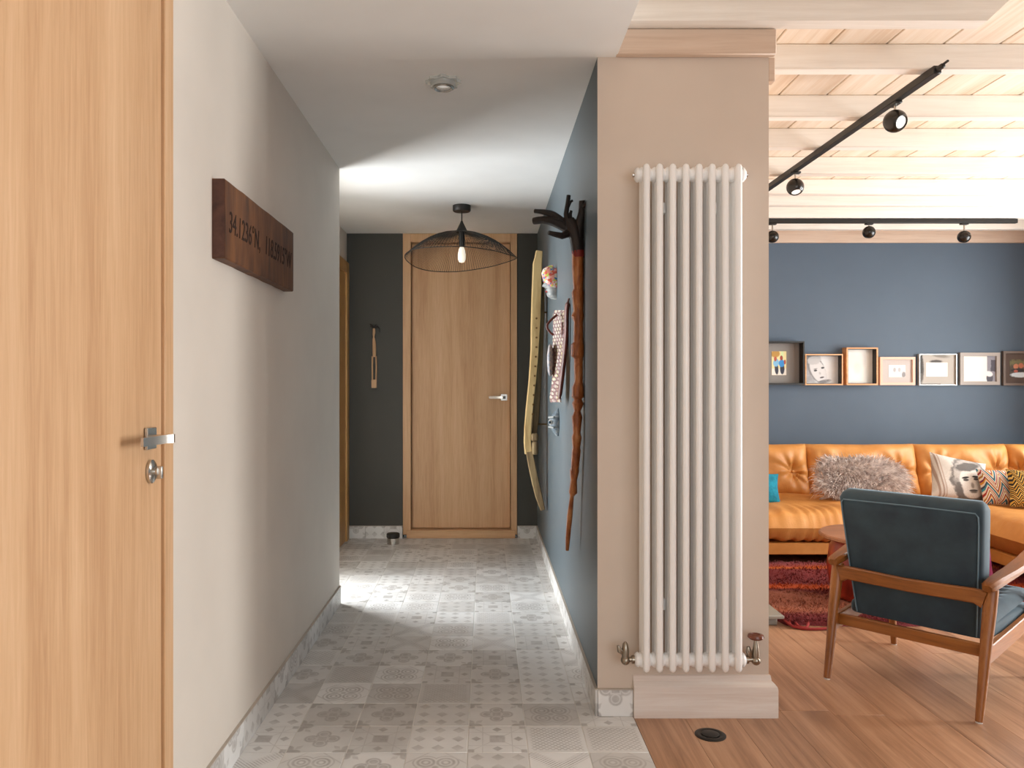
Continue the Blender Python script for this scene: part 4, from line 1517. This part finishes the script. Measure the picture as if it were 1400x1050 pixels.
# back cushions
for k, (x0, x1) in enumerate(((1.08, 1.76), (1.74, 2.52), (2.50, 3.37), (3.35, 4.09), (4.07, 4.52))):
    mt_ = TM(((x0 + x1) / 2, 6.14, 0.535), rx=-14)
    tu = 0.62
    c_ = part(cushion_mb(x1 - x0 + 0.02, 0.44, 0.30, 5, 64, 40, [(-tu, -0.05), (tu, -0.05)], 0.045, 0.03, mt_, 20 + k, 0.008), 'back_cushion', M['leather'], sf, True, 60)
    for sg in (-1, 1):
        p0 = mt_ @ Vector((sg * tu * (x1 - x0 + 0.02) / 2, -0.078, -0.011))
        part(MB().ball(tuple(p0), 0.012, 0.008, 0.012, 10), 'button', M['leather'], c_, True)
for k, (y0, y1) in enumerate(((4.15, 5.0), (5.0, 5.85))):
    mt_ = TM((4.28, (y0 + y1) / 2, 0.53), rx=-12, rz=-90)
    part(cushion_mb(y1 - y0 + 0.02, 0.42, 0.26, 5, 24, 20, [(0, -0.05)], 0.06, 0.03, mt_, 40 + k, 0.007), 'back_cushion', M['leather'], sf, True, 60)

ZSEAT = 0.385
# scatter cushions
t = thing('scatter_cushion', 'small teal square cushion lying against the sofa back', 'cushion', (1.95, 5.66, ZSEAT))
part(cushion_mb(0.40, 0.24, 0.12, 3, 18, 18, None, 0, 0.08, TM((-0.02, 0.0, 0.085), -25, 4, 0), 3, 0.003), 'cover', M['teal'], t, False, 60)

fp = thing('fur_cushion', 'large fluffy taupe long haired cushion on the orange sofa', 'cushion', (2.72, 5.68, ZSEAT))
fm_ = TM((0.0, 0.0, 0.125), -30, 3, 0)
part(cushion_mb(0.56, 0.28, 0.16, 2.2, 20, 18, None, 0, 0.05, fm_, 4, 0.004), 'cover', M['fur_base'], fp, False, 60)
hs = MB()
rf = random.Random(9)
for k in range(8000):
    u, v_ = rf.uniform(-1, 1), rf.uniform(-1, 1)
    if abs(u) ** 3 + abs(v_) ** 3 > 1.05:
        continue
    sgn = -1 if rf.random() < 0.8 else 1
    e = (1 - abs(u) ** 2.2) * (1 - abs(v_) ** 2.2)
    p0 = Vector((0.315 * u, sgn * 0.085 * math.sqrt(max(e, 0)), 0.165 * v_))
    flow = Vector((u * 0.9 + rf.uniform(-.5, .5) + 0.5 * math.sin(v_ * 5), sgn * (0.55 + 0.3 * rf.random()), v_ * 0.8 + rf.uniform(-.5, .5) + 0.4 * math.sin(u * 6)))
    flow.normalize()
    L = rf.uniform(0.04, 0.09)
    p1 = p0 + flow * L * 0.55
    p2 = p0 + flow * L + Vector((rf.uniform(-.01, .01), 0, -0.014 - rf.random() * .012))
    side = flow.cross(Vector((rf.uniform(-1, 1), rf.uniform(-1, 1), rf.uniform(-1, 1)))).normalized() * 0.0022
    hs.add([p0 - side, p0 + side, p1 + side * .9, p1 - side * .9, p2], [(0, 1, 2, 3), (3, 2, 4)], fm_)
fo = part(hs, 'fur', M['fur'], fp)
fo['kind'] = 'stuff'

M['pr_portrait'] = layered('portrait_cushion_print', '#d2cac0', [
    (rect(.10, .13, 0, 1, .01), '#a58f80'), (rect(.16, .18, 0, 1, .01), '#a58f80'), (rect(.20, .215, 0, 1, .01), '#b59f90'),
    (ell(.60, .52, .31, .40, -4, .12, .5), '#77716d'), (ell(.60, .56, .26, .32, -4, .12, .4), '#b8b0a8'), (ell(.60, .46, .19, .27, -4, .1), '#e0dad2'), (ell(.60, .74, .2, .07, 4, .3, .8), '#6a6460'),
    (ell(.52, .56, .06, .018, 8, .4), '#2f2c2a'), (ell(.69, .57, .06, .018, -6, .4), '#2f2c2a'), (ell(.52, .52, .045, .022, 0, .4), '#55504c'), (ell(.69, .53, .045, .022, 0, .4), '#55504c'),
    (ell(.61, .42, .025, .05, 0, .7), '#9a928a'), (ell(.61, .33, .065, .022, 0, .4), '#5a5451'), (ell(.61, .30, .05, .015, 0, .5), '#8a827c'), (ell(.41, .28, .05, .26, 8, .4, 1.2), '#6f6965'), (ell(.80, .28, .05, .26, -8, .4, 1.2), '#6f6965'), (ell(.6, .1, .22, .06, 0, .4, .9), '#6b6562')], 0.9, grain=0.25)


def kilim(name, n_, cols, gold=False):
    m, nt, b = new_mat(name, 0.85)
    v = coords(nt, 'Generated')
    x, y, z = sep(nt, v)
    zig = abs(fr(x * n_) - 0.5) * (1.1 / n_ * 2.2)
    f = fr((z + zig) * (2.2 if not gold else 7.0))
    k = len(cols)
    c = ramp(nt, f, [(i / k, q) for i, q in enumerate(cols)], 'CONSTANT')
    nt.links.new(c, b.inputs['Base Color'])
    bump(nt, b, noise(nt, v, 120, 2), 0.3, 0.004)
    return m


M['kilim'] = kilim('zigzag_kilim', 3.2, ['#d9cdbb', '#9a2f2a', '#d9cdbb', '#2e7f93', '#33384a', '#d9cdbb', '#c98a2a', '#7d2a4a', '#e4dccb', '#a8752e'])
M['gold'] = kilim('gold_black_weave', 9.0, ['#1f1b18', '#c79a3c', '#26201a', '#d8b765'], True)
t = thing('portrait_cushion', 'cream cushion printed with a grey sketched portrait on the sofa', 'cushion', (3.41, 5.64, ZSEAT))
part(cushion_mb(0.42, 0.34, 0.13, 3, 20, 20, None, 0, 0.06, TM((0.0, 0.0, 0.145), -24, 12, 0), 5, 0.003), 'cover', M['pr_portrait'], t, False, 60)
t = thing('kilim_cushion', 'multicoloured zigzag kilim cushion beside the portrait cushion', 'cushion', (3.61, 5.50, ZSEAT))
part(cushion_mb(0.26, 0.27, 0.11, 3, 18, 18, None, 0, 0.06, TM((0.0, 0.0, 0.11), -30, 2, -8), 6, 0.003), 'cover', M['kilim'], t, False, 60)
t = thing('gold_cushion', 'gold and black chevron cushion on the corner of the sofa', 'cushion', (3.76, 5.34, ZSEAT))
part(cushion_mb(0.34, 0.28, 0.12, 3, 18, 18, None, 0, 0.06, TM((0.0, 0.0, 0.115), -30, 2, -20), 7, 0.003), 'cover', M['gold'], t, False, 60)

# ------------------------------------------------------------------ rug, hearth, drum table
rg = thing('shag_rug', 'red and orange striped shaggy rug in front of the sofa', 'rug', (2.4, 4.6, 0))


def rugf(u, v):
    x = 1.51 + u * 1.95
    y = 3.935 + v * 1.34
    e = min(u, 1 - u, v * 1.0, 1 - v)
    z = 0.022 + 0.006 * math.sin(x * 9 + 2 * math.sin(y * 5)) * math.cos(y * 7) + 0.012 * math.exp(-((y - 4.45 + (x - 1.6) * 0.55) / 0.06) ** 2) * (1 if x < 2.2 else 0) + random.uniform(-.003, .003)
    x += 0.012 * math.sin(y * 23) * (1 if u in (0, 1) else 0)
    y += 0.010 * math.sin(x * 17) * (1 if v in (0, 1) else 0)
    return (x, y, z if e > 0.001 else 0.001)


part(MB().grid(rugf, 100, 70), 'pile', M['rug'], rg, True, 80)
tf = MB()
rf = random.Random(21)
for k in range(9000):
    x = 1.51 + rf.random() * 1.95
    y = 3.93 + (rf.random() ** 1.4) * 1.33
    a = rf.uniform(0, 6.28)
    h = rf.uniform(0.012, 0.022)
    s_ = 0.005
    tf.add([(x - s_ * math.cos(a), y - s_ * math.sin(a), 0.022), (x + s_ * math.cos(a), y + s_ * math.sin(a), 0.022), (x + rf.uniform(-.02, .02), y + rf.uniform(-.02, .02), 0.022 + h)], [(0, 1, 2)])
to = part(tf, 'tufts', M['rug'], rg, True)
to['kind'] = 'stuff'
fr_m = new_mat('red_fringe_yarn', 0.95, C('#8c2a28'))[0]
for q in ([(1.535, 3.95, 0.02), (1.525, 3.91, 0.012), (1.57, 3.87, 0.008), (1.66, 3.865, 0.008), (1.72, 3.885, 0.01), (1.735, 3.94, 0.02)],
          [(1.52, 4.0, 0.02), (1.513, 3.95, 0.02), (1.53, 3.90, 0.01), (1.55, 3.885, 0.008)],
          [(1.56, 3.95, 0.02), (1.56, 3.905, 0.01), (1.59, 3.885, 0.008), (1.62, 3.93, 0.016)]):
    part(MB().tube(cr(q, 5, False), 0.007, 7), 'fringe_loop', fr_m, rg, True)

h = thing('hearth_slab', 'grey stone hearth slab at the edge of the rug', 'hearth', (1.27, 4.3, 0))
part(MB().box(1.062, 1.472, 3.95, 4.95, 0.0, 0.04, 0.003, 1), 'base', M['stone'], h, True)
part(MB().box(1.062, 1.495, 3.915, 4.98, 0.041, 0.058, 0.004, 1), 'top_slab', M['stone'], h, True)

dt = thing('drum_table', 'red drum table with round brown wooden top behind the armchair', 'table', (2.19, 4.32, 0.042))
part(MB().lathe([(0.0, 0.322), (0.31, 0.322), (0.325, 0.330), (0.325, 0.342), (0.318, 0.348), (0, 0.348)], 48), 'table_top', wood('walnut_top', '#7a4a2c', '#a06a45', '#b98058', 'X', 0.35, 40, 6, 0, rnd=0), dt)
part(MB().lathe([(0.0, 0.0), (0.24, 0.0), (0.27, 0.05), (0.285, 0.16), (0.27, 0.27), (0.24, 0.322), (0, 0.322)], 40), 'drum', wood('red_lacquer', '#5e140c', '#8c2412', '#a83a18', 'Z', 0.35, 20, 4, 0, rnd=0), dt)

# ------------------------------------------------------------------ armchair
ac = thing('armchair', 'blue velvet armchair with teak frame seen from behind', 'armchair', (1.59, 3.0185, 0), R(-49.3))


def rail(name, pts_, w_, h_, mat, bev=0.006, parent=None):
    """bar of rectangular section along a path (local)"""
    P = [Vector(p) for p in pts_]
    mb_ = MB()
    vs2, fs2 = [], []
    for i, p in enumerate(P):
        t_ = (P[min(i + 1, len(P) - 1)] - P[max(i - 1, 0)]).normalized()
        side = t_.cross(Vector((0, 0, 1)))
        side = side.normalized() if side.length > 0.2 else Vector((1, 0, 0))
        up = side.cross(t_)
        ww = w_[i] if isinstance(w_, list) else w_
        hh_ = h_[i] if isinstance(h_, list) else h_
        b2 = min(bev, ww * .3, hh_ * .3)
        for (a, c2) in ((-ww + 2 * b2, -hh_), (ww - 2 * b2, -hh_), (ww, -hh_ + 2 * b2), (ww, hh_ - 2 * b2), (ww - 2 * b2, hh_), (-ww + 2 * b2, hh_), (-ww, hh_ - 2 * b2), (-ww, -hh_ + 2 * b2)):
            vs2.append(p + side * a * 0.5 + up * c2 * 0.5)
    n_ = len(P)
    for i in range(n_ - 1):
        for k in range(8):
            l = (k + 1) % 8
            fs2.append((i * 8 + k, i * 8 + l, i * 8 + 8 + l, i * 8 + 8 + k))
    fs2.append(tuple(range(8)))
    fs2.append(tuple((n_ - 1) * 8 + k for k in range(8)))
    mb_.add(vs2, fs2)
    return part(mb_, name, mat, parent or ac, False, 40)


for s_ in (-1, 1):
    lg = MB().tube([(s_ * 0.2775, -0.002, 0.004), (s_ * 0.279, 0.03, 0.13), (s_ * 0.281, 0.065, 0.28), (s_ * 0.283, 0.09, 0.38), (s_ * 0.284, 0.112, 0.462)],
                   [(0.0135, 0.014), (0.017, 0.018), (0.021, 0.021), (0.024, 0.021), (0.024, 0.021)], 12)
    l_ = part(lg, 'leg', M['teak'], ac)
    part(MB().cyl((s_ * 0.2775, -0.002, 0), (s_ * 0.2775, -0.002, 0.005), 0.012, 12), 'foot_pad', M['plain_white'], l_)
    lg = MB().tube([(s_ * 0.2775, 0.66, 0.004), (s_ * 0.281, 0.645, 0.16), (s_ * 0.284, 0.628, 0.30), (s_ * 0.286, 0.61, 0.53)],
                   [0.013, 0.018, 0.021, 0.018], 12)
    l_ = part(lg, 'leg', M['teak'], ac)
    part(MB().cyl((s_ * 0.2775, 0.66, 0), (s_ * 0.2775, 0.66, 0.005), 0.012, 12), 'foot_pad', M['plain_white'], l_)
    # arm
    pa = [(s_ * 0.284, 0.062, 0.470), (s_ * 0.286, 0.08, 0.476), (s_ * 0.288, 0.14, 0.484), (s_ * 0.300, 0.28, 0.503), (s_ * 0.306, 0.43, 0.522), (s_ * 0.303, 0.56, 0.540), (s_ * 0.298, 0.67, 0.55), (s_ * 0.296, 0.70, 0.55)]
    rail('armrest', pa, [0.034, 0.05, 0.058, 0.064, 0.070, 0.066, 0.056, 0.036], [0.026, 0.034, 0.034, 0.028, 0.027, 0.028, 0.028, 0.02], M['teak_y'], 0.009)
    # side rail
    rail('side_rail', [(s_ * 0.278, 0.055, 0.222), (s_ * 0.281, 0.35, 0.246), (s_ * 0.284, 0.635, 0.27)], 0.022, 0.062, M['teak_y'], 0.003)
# cross bars
rail('back_crossbar', [(-0.266, 0.093, 0.423), (-0.235, 0.088, 0.432), (0, 0.072, 0.430), (0.235, 0.088, 0.432), (0.266, 0.093, 0.423)], 0.024, [0.068, 0.054, 0.050, 0.054, 0.068], M['teak_x'], 0.005)
rail('rear_rail', [(-0.268, 0.10, 0.232), (0.268, 0.10, 0.232)], 0.022, 0.046, M['teak_x'], 0.003)
rail('front_rail', [(-0.272, 0.62, 0.27), (0.272, 0.62, 0.27)], 0.022, 0.06, M['teak_x'], 0.003)
# upholstered back: slab leaning, wider at top
bk = MB()
sec_ = [(0.258, 0.150, 0.236), (0.40, 0.126, 0.246), (0.55, 0.102, 0.256), (0.70, 0.077, 0.266), (0.745, 0.070, 0.268), (0.765, 0.071, 0.262), (0.778, 0.078, 0.250)]
vs_, fs = [], []
nr = 20
for i, (z, y, hw) in enumerate(sec_):
    th = 0.105
    ins = [0, 0, 0, 0, 0.0, 0.012, 0.03][i]
    rr_ = 0.028
    y0, y1 = y + ins, y + th - ins
    loop = []
    for (cx_, cy_, a0) in ((hw - rr_, y0 + min(rr_, th / 2 - ins - .001), -90), (hw - rr_, y1 - min(rr_, th / 2 - ins - .001), 0), (-hw + rr_, y1 - min(rr_, th / 2 - ins - .001), 90), (-hw + rr_, y0 + min(rr_, th / 2 - ins - .001), 180)):
        rq = min(rr_, th / 2 - ins - .001)
        for k in range(5):
            a = R(a0 + 90 * k / 4)
            loop.append((cx_ + rr_ * math.cos(a), cy_ + rq * math.sin(a), z))
    vs_ += loop
nn = 20
for i in range(len(sec_) - 1):
    for k in range(nn):
        l = (k + 1) % nn
        fs.append((i * nn + k, i * nn + l, i * nn + nn + l, i * nn + nn + k))
fs.append(tuple(range(nn)))
fs.append(tuple((len(sec_) - 1) * nn + k for k in range(nn)))
bk.add(vs_, fs)
bko = part(bk, 'backrest', M['velvet'], ac, False, 50)
pp = [(-0.222, 0.151, 0.262), (-0.233, 0.125, 0.40), (-0.243, 0.101, 0.55), (-0.252, 0.078, 0.69), (-0.252, 0.0725, 0.725), (-0.243, 0.0705, 0.738), (0, 0.0695, 0.740), (0.243, 0.0705, 0.738), (0.252, 0.0725, 0.725), (0.252, 0.078, 0.69), (0.243, 0.101, 0.55), (0.233, 0.125, 0.40), (0.222, 0.151, 0.262)]
part(MB().tube(pp, 0.0028, 6), 'piping', M['piping'], bko, label='thin piping along the back panel')
# channelled seat
seat = MB()
ch = 9


def seatf(u, v):
    x = (u * 2 - 1) * 0.262
    y = 0.20 + v * 0.48
    edge_ = min(1, (1 - abs(u * 2 - 1)) / 0.10, (1 - v) / 0.06, 1)
    groove = abs(math.sin(v * math.pi * ch))
    z = 0.335 + v * 0.035 + 0.03 * (max(edge_, 0) ** 0.5 - 1) + (0.013 * (groove ** 0.5 - 1) if abs(u * 2 - 1) < 0.72 else 0)
    return (x, y, z)


seat.grid(seatf, 28, 72)
seat.box(-0.262, 0.262, 0.17, 0.68, 0.248, 0.306, 0.02, 3)
part(seat, 'seat', M['velvet'], ac, False, 60)

t = thing('seat_cushion', 'pink cushion tucked inside the blue armchair', 'cushion', tuple(ac.location + Vector((0.652 * 0.10 + 0.758 * 0.31, -0.758 * 0.10 + 0.652 * 0.31, 0.37))), R(-49.3))
part(cushion_mb(0.26, 0.34, 0.10, 3, 16, 16, None, 0, 0.06, TM((0, 0, 0.17), 16, 0, 0), 8, 0.003), 'cover', M['pink'], t, False, 60)
